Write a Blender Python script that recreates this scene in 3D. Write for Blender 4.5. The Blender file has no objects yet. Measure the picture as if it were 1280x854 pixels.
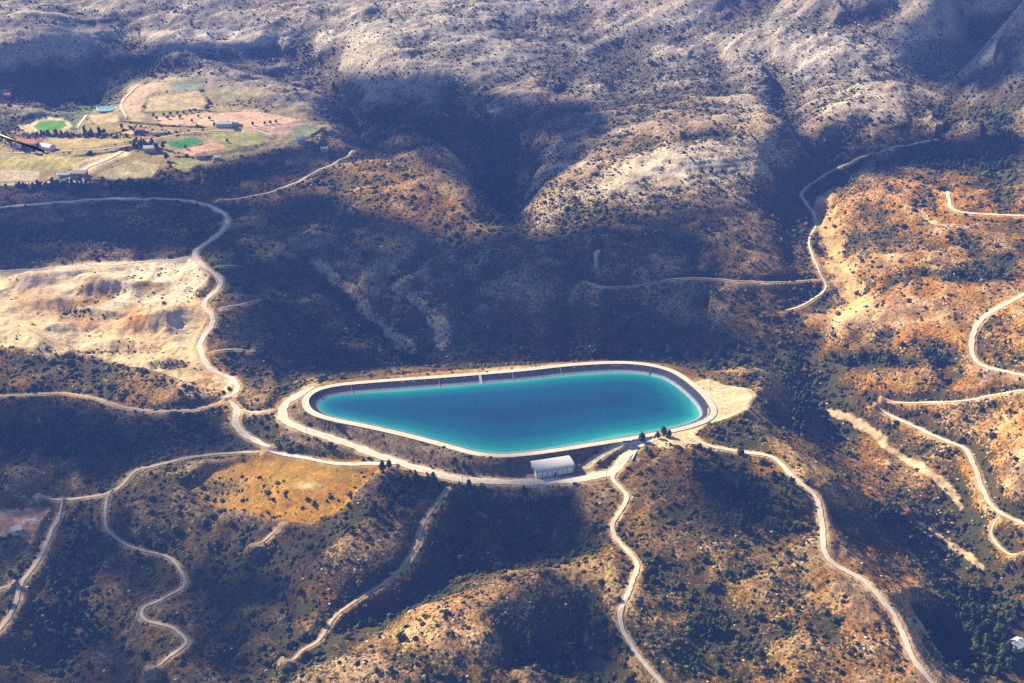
import bpy, math, random
import numpy as np

# ------------------------------------------------------------------ camera, sky, sun, exposure
W, Hh = 1280.0, 854.0
CAM_H = 450.0
PITCH = math.radians(26.0)
HFOV = math.radians(40.0)
FPX = (W / 2) / math.tan(HFOV / 2)

scene = bpy.context.scene
COL = scene.collection
cam_d = bpy.data.cameras.new('camera')
cam = bpy.data.objects.new('camera', cam_d)
COL.objects.link(cam)
cam.location = (0, 0, CAM_H)
cam.rotation_euler = (math.pi / 2 - PITCH, 0, 0)
cam_d.sensor_width = 36
cam_d.lens = 18 / math.tan(HFOV / 2)
cam_d.clip_start = 0.5
cam_d.clip_end = 60000
scene.camera = cam

SUN_EL = math.radians(33)
SUN_AZ = math.atan2(-0.84, 0.54)            # from +Y, clockwise positive
SUN = np.array([math.sin(SUN_AZ) * math.cos(SUN_EL), math.cos(SUN_AZ) * math.cos(SUN_EL), math.sin(SUN_EL)])
world = bpy.data.worlds.new('World')
scene.world = world
world.use_nodes = True
wn = world.node_tree
bg = wn.nodes['Background']
sky = wn.nodes.new('ShaderNodeTexSky')
sky.sky_type = 'NISHITA'
sky.sun_disc = False
sky.sun_elevation = SUN_EL
sky.sun_rotation = SUN_AZ
sky.air_density = 1.3
sky.dust_density = 0.3
sky.ozone_density = 3.5
wn.links.new(sky.outputs[0], bg.inputs[0])
bg.inputs[1].default_value = 0.052

sun_d = bpy.data.lights.new('sun', 'SUN')
sun_d.energy = 5.0
sun_d.angle = math.radians(0.5)
sun_d.color = (1.0, 0.85, 0.60)
sun = bpy.data.objects.new('sun', sun_d)
COL.objects.link(sun)
from mathutils import Vector, Matrix
sun.rotation_euler = Vector(-SUN).to_track_quat('-Z', 'Y').to_euler()

scene.view_settings.view_transform = 'Standard'
scene.view_settings.look = 'None'
scene.view_settings.gamma = 1
scene.view_settings.exposure = 1.45
scene.cycles.use_denoising = False
scene.cycles.volume_bounces = 0
scene.cycles.max_bounces = 4
scene.cycles.diffuse_bounces = 2
scene.cycles.volume_step_rate = 4

rng = np.random.RandomState(7)
random.seed(7)

# ------------------------------------------------------------------ object helpers
def tag(o, label=None, cat=None, group=None, kind=None):
    if label: o['label'] = label
    if cat: o['category'] = cat
    if group: o['group'] = group
    if kind: o['kind'] = kind
    return o

def empty(name, loc, rz=0.0, parent=None):
    o = bpy.data.objects.new(name, None)
    o.empty_display_size = 1
    COL.objects.link(o)
    o.location = loc
    o.rotation_euler = (0, 0, rz)
    if parent: o.parent = parent
    return o

def np_mesh(name, V, F, mats=(), smooth=False, attrs=None, midx=None):
    """V (n,3), F (m,3|4) arrays"""
    me = bpy.data.meshes.new(name)
    V = np.asarray(V, dtype=np.float32); F = np.asarray(F, dtype=np.int32)
    k = F.shape[1]
    me.vertices.add(len(V)); me.vertices.foreach_set('co', V.ravel())
    me.loops.add(F.size); me.loops.foreach_set('vertex_index', F.ravel())
    me.polygons.add(len(F))
    me.polygons.foreach_set('loop_start', np.arange(0, F.size, k, dtype=np.int32))
    me.polygons.foreach_set('loop_total', np.full(len(F), k, dtype=np.int32))
    if smooth: me.polygons.foreach_set('use_smooth', np.ones(len(F), dtype=bool))
    for m in mats: me.materials.append(m)
    if midx is not None: me.polygons.foreach_set('material_index', np.asarray(midx, dtype=np.int32))
    if attrs:
        for an, arr in attrs.items():
            arr = np.asarray(arr, dtype=np.float32)
            if arr.ndim == 2:
                a = me.attributes.new(an, 'FLOAT_COLOR', 'POINT')
                c = np.ones((len(V), 4), np.float32); c[:, :3] = arr[:, :3]
                a.data.foreach_set('color', c.ravel())
            else:
                a = me.attributes.new(an, 'FLOAT', 'POINT')
                a.data.foreach_set('value', arr)
    me.update(calc_edges=True)
    return me

def link(name, me, parent=None, loc=(0, 0, 0), rz=0.0):
    o = bpy.data.objects.new(name, me)
    COL.objects.link(o)
    o.location = loc; o.rotation_euler = (0, 0, rz)
    if parent: o.parent = parent
    return o

class MB:
    """collects shapes and links them as one mesh"""
    def __init__(s): s.v = []; s.f = []
    def add(s, v, f):
        n = len(s.v); s.v += [tuple(p) for p in v]; s.f += [tuple(i + n for i in q) for q in f]
    def box(s, x0, x1, y0, y1, z0, z1):
        s.add([(x0,y0,z0),(x1,y0,z0),(x1,y1,z0),(x0,y1,z0),(x0,y0,z1),(x1,y0,z1),(x1,y1,z1),(x0,y1,z1)],
              [(0,3,2,1),(4,5,6,7),(0,1,5,4),(1,2,6,5),(2,3,7,6),(3,0,4,7)])
    def tube(s, p, q, r0, r1, n=8):
        p = Vector(p); q = Vector(q); d = (q - p).normalized()
        a = d.orthogonal().normalized(); b = d.cross(a)
        vs = []
        for c, r in ((p, r0), (q, r1)):
            for i in range(n):
                t = 2 * math.pi * i / n
                vs.append(c + (a * math.cos(t) + b * math.sin(t)) * r)
        fs = [(i, (i + 1) % n, n + (i + 1) % n, n + i) for i in range(n)]
        fs += [tuple(range(n))[::-1], tuple(range(n, 2 * n))]
        s.add(vs, fs)
    def prism(s, pts, z0, z1):
        n = len(pts)
        s.add([(x, y, z0) for x, y in pts] + [(x, y, z1) for x, y in pts],
              [(i, (i + 1) % n, n + (i + 1) % n, n + i) for i in range(n)] + [tuple(range(n))[::-1], tuple(range(n, 2 * n))])
    def build(s, name, mat, parent=None, loc=(0, 0, 0), rz=0.0, smooth=False):
        me = bpy.data.meshes.new(name)
        me.from_pydata(s.v, [], s.f); me.materials.append(mat); me.update()
        if smooth: me.shade_smooth()
        return link(name, me, parent, loc, rz)

# ------------------------------------------------------------------ noise
def _hash(ix, iy, seed):
    h = (ix.astype(np.int64) * 374761393 + iy.astype(np.int64) * 668265263 + seed * 2147483647) & 0xFFFFFFFF
    h = ((h ^ (h >> 13)) * 1274126177) & 0xFFFFFFFF
    return ((h ^ (h >> 16)) & 0xFFFF)

def gnoise(x, y, seed=0):
    ix = np.floor(x); iy = np.floor(y); fx = (x - ix).astype(np.float32); fy = (y - iy).astype(np.float32)
    ix = ix.astype(np.int64); iy = iy.astype(np.int64)
    u = fx * fx * fx * (fx * (fx * 6 - 15) + 10); v = fy * fy * fy * (fy * (fy * 6 - 15) + 10)
    def g(dx, dy):
        a = _hash(ix + dx, iy + dy, seed).astype(np.float32) * (2 * math.pi / 65536)
        return np.cos(a) * (fx - dx) + np.sin(a) * (fy - dy)
    n00 = g(0, 0); n10 = g(1, 0); n01 = g(0, 1); n11 = g(1, 1)
    return ((n00 * (1 - u) + n10 * u) * (1 - v) + (n01 * (1 - u) + n11 * u) * v) * 1.5

def fbm(x, y, wl, octv, seed=0, gain=0.5, ridged=False):
    s = 0; a = 1; tot = 0
    for o in range(octv):
        n = gnoise(x / wl + 17.3 * o, y / wl - 9.1 * o, seed + o)
        if ridged: n = 1 - 2 * np.abs(n) * 1.2
        s = s + a * n; tot += a; a *= gain; wl *= 0.5
    return s / tot

def smooth01(t): t = np.clip(t, 0, 1); return t * t * (3 - 2 * t)

# ------------------------------------------------------------------ picture position -> place on the ground (used at design time to set out the plan)
cp, sp = math.cos(PITCH), math.sin(PITCH)
def ray(px, py):
    a = (np.asarray(px, float) - W / 2) / FPX; b = (Hh / 2 - np.asarray(py, float)) / FPX
    return np.stack([a, cp + b * sp, -sp + b * cp], -1)
def at_z(px, py, z):
    r = ray(px, py); t = (z - CAM_H) / r[..., 2]
    return r[..., 0] * t, r[..., 1] * t
def proj(x, y, z):
    zz = z - CAM_H
    f = y * cp - zz * sp; u = y * sp + zz * cp
    return W / 2 + x / f * FPX, Hh / 2 - u / f * FPX

# ------------------------------------------------------------------ ground grid (fan of rows widening with distance)
NR, NC = 1240, 1120
rows_near = np.linspace(430, 900, 420, endpoint=False)
rows_mid = 900 * (2350 / 900.) ** (np.linspace(0, 1, 740, endpoint=False))
rows_far = 2350 * (16000 / 2350.) ** (np.linspace(0, 1, NR - 420 - 740) ** 1.4)
ROWY = np.concatenate([rows_near, rows_mid, rows_far])
un = np.linspace(-1, 1, NC)
UU = 0.83 * un + 0.17 * un ** 7 
def halfw(y): return 0.50 * y + 130
YY = np.repeat(ROWY[:, None], NC, 1)
XX = UU[None, :] * halfw(ROWY)[:, None]

# ---- landform control points: (px, py, height relative to reservoir crest)
CP = []
def line(*pts, n=1):
    for i, p in enumerate(pts):
        CP.append(p)
        if i + 1 < len(pts):
            q = pts[i + 1]
            for k in range(1, n + 1):
                t = k / (n + 1); CP.append(tuple(p[j] * (1 - t) + q[j] * t for j in range(3)))
# reservoir surroundings
line((352,512,-5),(400,550,-7),(480,578,-8),(575,602,-8.5),(660,604,-8.5),(740,598,-8),(785,588,-6))
line((400,478,-2),(520,464,-2),(640,456,-2),(760,448,-2),(840,455,-2),(885,475,-1),(935,492,-1),(920,520,-1),(865,545,-0.5),(820,548,-1))
line((600,510,-6),(700,510,-6),(800,500,-6),(480,510,-6))
# valley behind
line((300,478,-16),(380,462,-20),(470,452,-26),(580,443,-30),(700,434,-32),(830,434,-28),(930,440,-26),(990,475,-32),(1045,540,-45),(1100,590,-47),(1160,640,-53),(1215,700,-59),(1300,790,-68))
line((480,410,-18),(430,360,-6),(380,320,4),(330,290,8))
line((520,360,0),(500,320,8),(470,290,10)); line((560,400,-14),(545,370,-8))
line((640,310,16),(700,325,18),(790,335,18),(860,330,14)); line((640,360,2),(740,370,3),(830,375,4)); line((600,330,8),(560,300,10))
line((690,405,-14),(800,405,-13),(900,405,-10))
# ravine with V notch
line((560,110,34),(610,160,14),(636,205,-10),(640,250,-26),(628,285,-20)); line((540,170,24),(590,225,22),(610,265,20))
line((675,205,26),(662,245,20))
line((640,292,14),(690,250,32),(770,222,40),(860,195,50),(940,172,58),(988,166,60)); line((700,180,26),(740,200,30),(690,215,22))
line((1012,196,34),(1022,215,20),(990,235,22)); line((860,240,34),(930,250,30),(900,300,22),(950,340,8),(900,365,2),(960,300,18))
line((1080,192,30),(1030,222,22),(1003,248,14),(1018,290,8),(1028,335,0),(1045,368,-6),(1030,400,-12),(1010,440,-24))
# right flank
line((1060,225,30),(1110,240,34),(1180,240,38),(1280,210,52)); line((1190,262,36),(1280,270,42)); line((1060,330,10),(1100,320,20),(1180,320,24),(1280,320,30))
line((1100,390,4),(1180,400,8),(1280,370,24)); line((1020,400,-8),(1100,430,-10),(1060,470,-26),(1110,480,-22)); line((1220,410,10),(1215,445,2),(1280,470,6))
line((1095,512,-34),(1140,535,-36),(1180,550,-34),(1217,575,-36),(1235,625,-42),(1258,646,-42),(1280,656,-42)); line((1210,505,-16),(1280,490,-6),(1280,560,-16),(1270,610,-26))
line((1234,663,-50),(1272,700,-52)); line((1280,740,-58))
# right spur
line((900,470,-6),(950,470,-10),(980,510,-22),(960,540,-8)); line((918,564,-4),(969,572,-7),(1017,618,-12),(1027,652,-15),(1035,700,-20),(1081,727,-25),(1118,771,-31),(1166,854,-42))
line((1060,620,-24),(1090,680,-34),(1130,720,-40)); line((1140,745,-37),(1150,800,-42),(1180,850,-50)); line((1250,760,-66),(1220,830,-66),(1280,850,-72))
line((850,600,-10),(930,620,-13),(900,680,-20),(960,680,-18)); line((860,740,-28),(960,760,-30),(1050,800,-32)); line((840,840,-42),(960,850,-42),(1080,850,-42))
line((785,571,-4),(767,600,-8),(784,622,-11),(765,663,-17),(796,703,-20),(789,735,-24),(775,768,-28),(790,810,-34),(826,853,-40))
# front valleys and spurs
line((690,640,-24),(640,655,-30),(600,680,-36),(560,722,-40),(500,745,-44),(430,790,-48),(340,850,-54)); line((560,630,-20),(500,620,-18),(480,660,-22))
line((547,629,-16),(530,652,-22),(520,683,-27),(493,720,-32),(445,751,-36),(408,785,-40),(374,819,-44))
line((560,755,-28),(640,738,-24),(720,735,-24),(765,740,-24)); line((380,850,-44),(450,820,-36),(520,790,-30),(600,770,-27)); line((730,770,-36),(690,810,-44),(640,853,-52)); line((750,840,-46),(560,850,-42),(620,810,-34))
line((720,650,-16),(740,690,-22),(680,690,-28),(680,715,-30))
line((330,565,-14),(400,585,-14),(465,590,-13),(440,630,-18),(385,658,-24),(300,640,-24),(240,610,-24),(280,590,-19)); line((350,600,-16))
line((221,576,-22),(170,589,-27),(141,615,-30),(81,625,-32),(61,673,-35),(41,710,-37),(20,754,-40),(0,787,-42)); line((134,642,-31),(170,686,-34),(228,717,-37),(180,765,-42),(235,802,-44),(204,826,-48),(180,854,-52))
line((300,700,-38),(350,740,-44),(300,790,-48)); line((100,760,-48),(60,830,-56),(120,850,-58)); line((0,640,-34),(0,850,-52)); line((110,680,-42))
line((0,560,-24),(100,555,-24),(200,545,-22),(285,530,-14)); line((0,496,-13),(110,496,-13),(190,514,-13),(270,506,-10))
# left shelf with quarry
line((0,340,4),(100,332,4),(200,326,3),(243,318,2)); line((0,400,-2),(100,400,-2),(200,400,-2),(256,385,-1)); line((60,450,-6),(160,455,-7),(262,460,-6),(290,490,-8))
line((0,260,8),(130,249,9),(240,252,8),(284,277,5)); line((100,290,4),(200,295,3),(20,300,4)); line((340,350,-2),(330,410,-8),(330,450,-12)); line((270,251,8),(310,247,9),(360,233,10),(405,210,11),(440,188,12))
line((0,232,9),(150,230,10),(300,225,10)); line((400,280,4),(430,250,12),(520,220,22)); line((450,210,14),(500,200,20))
# farm plateau
line((0,205,16),(100,205,20),(200,200,20),(300,195,18),(350,185,18)); line((0,180,18),(100,178,22),(200,170,24),(300,160,24),(390,160,22)); line((60,157,14),(130,138,18),(200,130,28),(300,130,30),(400,120,28)); line((200,105,32),(300,100,34))
line((0,150,6),(60,128,4),(120,108,6),(170,88,14)); line((0,120,8),(60,105,14)); line((450,170,6),(430,130,8),(400,100,14),(370,85,20))
# far country
line((0,70,46),(100,65,44),(200,55,46),(290,58,42),(380,50,46)); line((100,80,30),(190,72,34)); line((460,50,58),(480,90,44),(540,70,48),(620,90,40)); line((700,130,30),(760,110,40),(820,130,34),(900,120,44))
line((600,40,60),(700,50,52),(780,60,50),(860,30,74),(960,18,84)); line((870,75,50),(960,55,72),(1090,30,92)); line((900,105,42),(1000,85,58),(1110,62,76)); line((1040,120,44),(1090,140,54),(1150,90,58),(1220,70,60)); line((1140,120,50),(1170,150,44),(1230,130,60),(1280,110,80)); line((1000,130,38),(950,140,36)); line((1120,20,100),(1200,10,90),(1280,20,110)); line((1180,190,40),(1250,170,54))
line((0,10,66),(150,20,60),(300,10,66),(450,5,70),(600,0,78),(750,-5,84),(900,-10,104),(1100,-20,130),(1300,-20,150))
line((-60,30,60))
line((-150,200,20),(-150,400,0),(-150,600,-30),(-150,850,-60)); line((1430,100,110),(1430,300,50),(1430,500,10),(1430,700,-40),(1430,850,-70)); line((200,980,-70),(500,980,-66),(800,980,-60),(1100,980,-62),(1350,980,-80))
CPa = np.array(CP, float)
cx_, cy_ = at_z(CPa[:, 0], CPa[:, 1], CPa[:, 2])
extra = []
for X, Y, Z in ((-2500,3200,80),(-1200,3200,110),(0,3200,120),(1200,3200,180),(2500,3200,200),(-4000,6000,150),(0,6000,220),(4000,6000,260),(-9000,15000,200),(0,15000,300),(9000,15000,300),(-2000,1200,30),(2400,1400,140)):
    extra.append((X, Y, Z))
extra = np.array(extra, float)
KX = np.concatenate([cx_, extra[:, 0]]); KY = np.concatenate([cy_, extra[:, 1]]); KZ = np.concatenate([CPa[:, 2], extra[:, 2]])
# work in log-perspective space so that spacing is even
def warp(x, y): return x / y * 3.0, np.log(y) * 3.0
def tps_fit(px, py, z, lam=0.002):
    n = len(px)
    r2 = (px[:, None] - px[None]) ** 2 + (py[:, None] - py[None]) ** 2
    K = 0.5 * r2 * np.log(r2 + 1e-12) + lam * np.eye(n)
    P = np.stack([np.ones(n), px, py], 1)
    A = np.zeros((n + 3, n + 3)); A[:n, :n] = K; A[:n, n:] = P; A[n:, :n] = P.T
    return np.linalg.solve(A, np.concatenate([z, np.zeros(3)]))
wx, wy = warp(KX, KY)
Wt = tps_fit(wx, wy, KZ)
SR = np.linspace(0, NR - 1, 320); SC = np.linspace(0, NC - 1, 260)
gy = np.interp(SR, np.arange(NR), ROWY); gu = np.interp(SC, np.arange(NC), UU)
GX = gu[None] * halfw(gy)[:, None]; GY = np.repeat(gy[:, None], len(gu), 1)
qx, qy = warp(GX.ravel(), GY.ravel())
out = np.zeros(len(qx))
for i in range(0, len(qx), 4000):
    r2 = (qx[i:i+4000, None] - wx[None]) ** 2 + (qy[i:i+4000, None] - wy[None]) ** 2
    out[i:i+4000] = (0.5 * r2 * np.log(r2 + 1e-12)) @ Wt[:-3] + Wt[-3] + Wt[-2] * qx[i:i+4000] + Wt[-1] * qy[i:i+4000]
coarse = np.clip(out.reshape(GX.shape), -110, 330)
# bicubic-ish upsample: cubic along each axis
def upsample(a, pos, axis):
    a = np.moveaxis(a, axis, 0); n = len(a)
    i = np.clip(np.floor(pos).astype(int), 0, n - 2); t = (pos - i)
    t = t.reshape((-1,) + (1,) * (a.ndim - 1))
    p0 = a[np.clip(i - 1, 0, n - 1)]; p1 = a[i]; p2 = a[i + 1]; p3 = a[np.clip(i + 2, 0, n - 1)]
    r = p1 + 0.5 * t * (p2 - p0 + t * (2 * p0 - 5 * p1 + 4 * p2 - p3 + t * (3 * (p1 - p2) + p3 - p0)))
    return np.moveaxis(r, 0, axis)
base = upsample(coarse, np.interp(np.arange(NR), SR, np.arange(len(SR))), 0)
base = upsample(base, np.interp(np.arange(NC), SC, np.arange(len(SC))), 1)

def sample(A, x, y):
    """bilinear lookup of a ground-grid array"""
    x = np.asarray(x, float); y = np.asarray(y, float)
    fr = np.interp(y, ROWY, np.arange(NR)); fc = np.interp(x / halfw(y), UU, np.arange(NC))
    i = np.clip(fr.astype(int), 0, NR - 2); j = np.clip(fc.astype(int), 0, NC - 2)
    a = fr - i; b = fc - j
    return (A[i, j] * (1 - a) * (1 - b) + A[i + 1, j] * a * (1 - b) + A[i, j + 1] * (1 - a) * b + A[i + 1, j + 1] * a * b)

PU, PV = proj(XX, YY, base)        # plan coordinates in which zones below are traced

def inpoly(px, py, poly):
    ins = np.zeros(px.shape, bool); n = len(poly)
    for i in range(n):
        x0, y0 = poly[i]; x1, y1 = poly[(i + 1) % n]
        if y0 == y1: continue
        c = ((y0 > py) != (y1 > py)) & (px < (x1 - x0) * (py - y0) / (y1 - y0) + x0)
        ins ^= c
    return ins
def polysd(px, py, poly):
    """signed distance, positive inside"""
    d = np.full(px.shape, 1e9, np.float32); n = len(poly)
    for i in range(n):
        x0, y0 = poly[i]; x1, y1 = poly[(i + 1) % n]
        dx, dy = x1 - x0, y1 - y0; L = dx * dx + dy * dy + 1e-9
        t = np.clip(((px - x0) * dx + (py - y0) * dy) / L, 0, 1)
        d = np.minimum(d, (px - x0 - t * dx) ** 2 + (py - y0 - t * dy) ** 2)
    return np.sqrt(d) * np.where(inpoly(px, py, poly), 1, -1)
WOB_U = fbm(XX, YY, 60, 4, 91); WOB_V = fbm(XX, YY, 60, 4, 97)
def zone(poly, soft=4, wob=6, vs=1.8):
    """soft mask of a traced plot"""
    xs = [p[0] for p in poly]; ys = [p[1] for p in poly]; m = soft + wob + 4
    M = (PU > min(xs) - m) & (PU < max(xs) + m) & (PV > min(ys) - m) & (PV < max(ys) + m)
    out = np.zeros(PU.shape, np.float32)
    if not M.any(): return out
    sd = polysd(PU[M] + WOB_U[M] * wob, (PV[M] + WOB_V[M] * wob * 0.6) * vs, [(a, b * vs) for a, b in poly])
    out[M] = smooth01(sd / soft * 0.5 + 0.5)
    return out
def blob(cx, cy, rx, ry, k=1.0, wob=0.35):
    q = ((PU - cx) / rx) ** 2 + ((PV - cy) / ry) ** 2
    M = q < 9
    out = np.zeros(PU.shape, np.float32)
    out[M] = k * np.exp(-q[M] * (1 + wob * 2 * WOB_U[M]))
    return out

# ---- quiet (flat) zones with little relief
Z_quarry = zone([(-30,342),(70,333),(232,325),(262,350),(242,372),(257,385),(264,398),(250,425),(243,440),(262,465),(292,478),(283,494),(240,490),(200,470),(160,458),(100,446),(60,452),(-30,430)], 6, 10)
Z_farm = zone([(-60,180),(60,168),(120,120),(160,95),(240,98),(320,130),(410,155),(380,180),(300,200),(140,225),(-60,232)], 16, 10)
Z_lawn = zone([(25,158),(40,151),(60,148),(82,151),(90,158),(75,166),(45,168)], 3, 2)
Z_orange = zone([(318,575),(350,566),(470,578),(478,590),(452,625),(430,645),(388,661),(330,650),(262,636),(228,615),(262,592)], 6, 6)
Z_res = zone([(350,470),(640,448),(860,448),(945,480),(945,510),(860,545),(790,600),(640,612),(480,590),(340,540)], 10, 4)
quiet = np.clip(np.maximum.reduce([Z_quarry, Z_farm * 0.92, Z_lawn, Z_orange * 0.8, Z_res]), 0, 1)

far_amp = smooth01((YY - 900) / 1300)
wx1 = fbm(XX, YY, 160, 3, 31) * 45; wy1 = fbm(XX, YY, 160, 3, 37) * 45
ridg = fbm(XX + wx1, YY + wy1, 190, 5, 11, 0.5, True)
n2 = fbm(XX + wx1 * .4, YY * 1.0, 55, 5, 51)
fa2 = smooth01((YY - 1150) / 350)
long_ = fbm((XX * .93 + YY * .37 + wx1) / 2.6, (YY * .93 - XX * .37 + wy1 * .5), 95, 5, 17, 0.5, True)
ridg2 = fbm(XX + wx1 * .7, YY + wy1 * .7, 85, 4, 13, 0.5, True)
det = ridg * (7 - 2 * fa2) + ridg2 * (3.4 - .6 * fa2) + long_ * 8 * fa2 + n2 * (3.0 + 1.2 * far_amp)
big = fbm(XX + 300, (YY) * 1.6, 300, 4, 71, 0.5) * 11 * far_amp
hfdet = fbm(XX, YY, 12, 3, 83, .6) * 0.8
farout = smooth01((YY - 2200) / 1800)
rock = np.zeros_like(base)
H = base + (det + big * .8) * (1 - quiet * 0.93) + hfdet * (1 - quiet * 0.7) + farout * fbm(XX, YY, 1500, 4, 5, .5, True) * 120

CARVE = .62
def carve(pts, w, depth, power=1.4, nz=.35):
    global H
    P = catmull([(a, b) for a, b in pts], 5); x, y = at_z(P[:, 0], P[:, 1], 0)
    for _ in range(3):
        z = sample(base, x, y); x, y = at_z(P[:, 0], P[:, 1], z)
    n = len(x); d = np.full(H.shape, 1e4, np.float32); m = (YY[:, 0] > y.min() - 5 * w) & (YY[:, 0] < y.max() + 5 * w)
    r = np.where(m)[0]; r0, r1 = r[0], r[-1] + 1
    Xs, Ys = XX[r0:r1], YY[r0:r1]; dd = np.full(Xs.shape, 1e4, np.float32); tt = np.zeros(Xs.shape, np.float32)
    for i in range(n - 1):
        vx, vy = x[i+1] - x[i], y[i+1] - y[i]
        t = np.clip(((Xs - x[i]) * vx + (Ys - y[i]) * vy) / (vx * vx + vy * vy + 1e-6), 0, 1)
        q_ = np.hypot(Xs - x[i] - t * vx, Ys - y[i] - t * vy); mm = q_ < dd
        dd = np.where(mm, q_, dd); tt = np.where(mm, (i + t) / (n - 1), tt)
    fade = smooth01(tt / .18) * smooth01((1.02 - tt) / .12)
    dd = dd * (1 + nz * WOB_U[r0:r1] * 2) + n2[r0:r1] * w * .35
    H[r0:r1] -= depth * CARVE * fade * np.exp(-(np.abs(dd) / w) ** power)
def catmull(P, n=8):
    P = np.array(P, float); out = []
    Q = np.vstack([2 * P[0] - P[1], P, 2 * P[-1] - P[-2]])
    for i in range(len(P) - 1):
        p0, p1, p2, p3 = Q[i], Q[i+1], Q[i+2], Q[i+3]
        for k in range(n):
            t = k / n
            out.append(0.5 * (2*p1 + (p2-p0)*t + (2*p0-5*p1+4*p2-p3)*t*t + (3*p1-p0-3*p2+p3)*t**3))
    out.append(P[-1]); return np.array(out)
for pts_, w_, dp_ in (
    ([(370,305),(400,340),(440,375),(475,410),(505,435),(540,455)], 16, 17), ([(505,355),(520,385),(528,410),(540,440)], 11, 9), ([(600,130),(622,170),(640,205),(640,245),(630,285)], 20, 24),
    ([(540,150),(570,190),(610,235),(632,270)], 15, 12), ([(700,215),(672,240),(650,265)], 9, 7), ([(392,85),(418,110),(440,140),(458,175),(470,205)], 16, 15),
    ([(620,320),(600,350),(590,385),(580,425)], 14, 6), ([(740,320),(720,350),(700,385),(690,420)], 14, 6), ([(860,290),(870,330),(880,370),(890,420)], 14, 7), ([(800,330),(790,365),(780,410)], 12, 5),
    ([(1010,225),(1006,245),(1028,285),(1044,320),(1060,350),(1074,380)], 14, 13), ([(960,215),(975,250),(985,300),(990,340)], 12, 6), ([(1020,430),(1010,470),(1012,500),(1035,530),(1070,555)], 16, 9),
    ([(1130,430),(1090,450),(1050,470),(1020,490)], 11, 7), ([(1280,335),(1220,345),(1160,345),(1100,355)], 12, 8), ([(1240,300),(1180,310),(1120,315)], 10, 5), ([(1260,520),(1200,500),(1130,480)], 9, 5),
    ([(1000,600),(1040,640),(1090,670),(1150,690),(1210,740)], 14, 3), ([(900,600),(940,640),(990,680)], 12, 5), ([(860,700),(900,760),(900,820)], 13, 6), ([(980,720),(1010,770),(1060,840)], 12, 5),
    ([(620,630),(590,670),(560,710),(500,745),(430,785),(340,850)], 16, 10), ([(740,640),(690,670),(640,700),(590,715)], 13, 8), ([(760,770),(720,800),(690,854)], 15, 9), ([(560,770),(610,800),(650,850)], 10, 5), ([(480,800),(520,850)], 8, 4),
    ([(30,640),(90,700),(90,770),(60,854)], 16, 8), ([(300,660),(280,720),(300,790),(280,854)], 14, 8), ([(250,650),(180,720),(130,790)], 12, 5), ([(330,740),(370,770),(340,810)], 10, 4),
    ([(0,140),(60,122),(120,100),(190,78)], 26, 12), ([(30,60),(80,80),(60,110)], 18, 8), ([(230,62),(290,72),(350,80),(400,95)], 18, 10), ([(480,50),(500,80),(470,110)], 16, 9), ([(560,60),(580,90),(560,130)], 16, 8),
    ([(700,60),(720,90),(690,120)], 20, 12), ([(800,60),(780,90),(740,110)], 18, 12), ([(930,30),(880,60),(840,80)], 20, 12), ([(1120,50),(1030,66),(930,84)], 16, 12), ([(1130,100),(1050,98),(950,112)], 16, 12), ([(1160,80),(1200,100),(1180,140)], 22, 14), ([(1240,50),(1250,90),(1220,130)], 22, 12),
    ([(1100,160),(1050,180),(1012,200)], 12, 8), ([(940,150),(900,165),(850,175)], 12, 7), ([(1280,160),(1220,180),(1160,200)], 16, 9)):
    carve(pts_, w_, dp_)
H += Z_quarry * (fbm(XX + wx1 * .3, YY, 34, 5, 61, .55, True) * 2.6 + fbm(XX, YY, 9, 3, 63) * .5)
# ---- crags: stepped strata on limestone slopes
strata = np.clip(np.maximum.reduce([blob(1050,300,60,70), blob(1240,530,90,60,.9), blob(820,215,170,45,.9), blob(1000,60,160,60,.9), blob(500,420,80,70,.7), blob(460,80,120,50,.6), blob(1180,640,60,60,.8), blob(560,780,110,50,.5), blob(1230,420,60,60,.6)]), 0, 1)
sh = 3.2
q = H / sh + n2 * 0.8
st = (np.floor(q) + smooth01((q - np.floor(q)) * 1.8 - 0.4)) * sh - n2 * 0.8 * sh
H = H + (st - H) * strata * 0.6 * (1 - quiet)

# ---- hand-shaped relief: mounds, pit, terraces
def bump(px, py, z, rx, ry, h, rot=0, power=1.0, nz=0.25):
    global H
    cx, cy = at_z(px, py, z)
    c, s = math.cos(rot), math.sin(rot)
    dx, dy = XX - cx, YY - cy
    M = (np.abs(dx) < 4 * max(rx, ry)) & (np.abs(dy) < 4 * max(rx, ry))
    a = (dx[M] * c + dy[M] * s) / rx; b = (-dx[M] * s + dy[M] * c) / ry
    r = np.sqrt(a * a + b * b) * (1 + nz * n2[M] * 1.6)
    H[M] += h * np.exp(-(r ** (2 * power)))
for b_ in ((118,364,0,15,11,8),(85,345,2,20,6,3),(45,350,2,16,8,4),(165,365,0,12,5,3),(185,362,0,12,6,3),(175,405,-2,22,12,7),(205,405,-2,12,12,5),(60,385,-2,20,9,5),(130,395,-2,22,9,4),(80,412,-2,14,10,4),(220,398,-2,10,16,4),(150,432,-4,18,8,4),(200,457,-6,12,6,3),(215,457,-6,10,5,3),(30,420,-2,26,14,5),(50,440,-4,18,12,5),(100,340,3,14,4,2.5),(135,335,3,14,4,2.5),(250,392,-1,12,14,3),
           (940,128,46,34,28,9),(1100,118,50,40,30,10),(870,60,60,60,30,8),(400,612,-13,30,18,4)):
    bump(*b_[:5], b_[5] * (1.15 if b_[0] < 320 and b_[1] < 480 else 1), nz=0.6)
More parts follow.
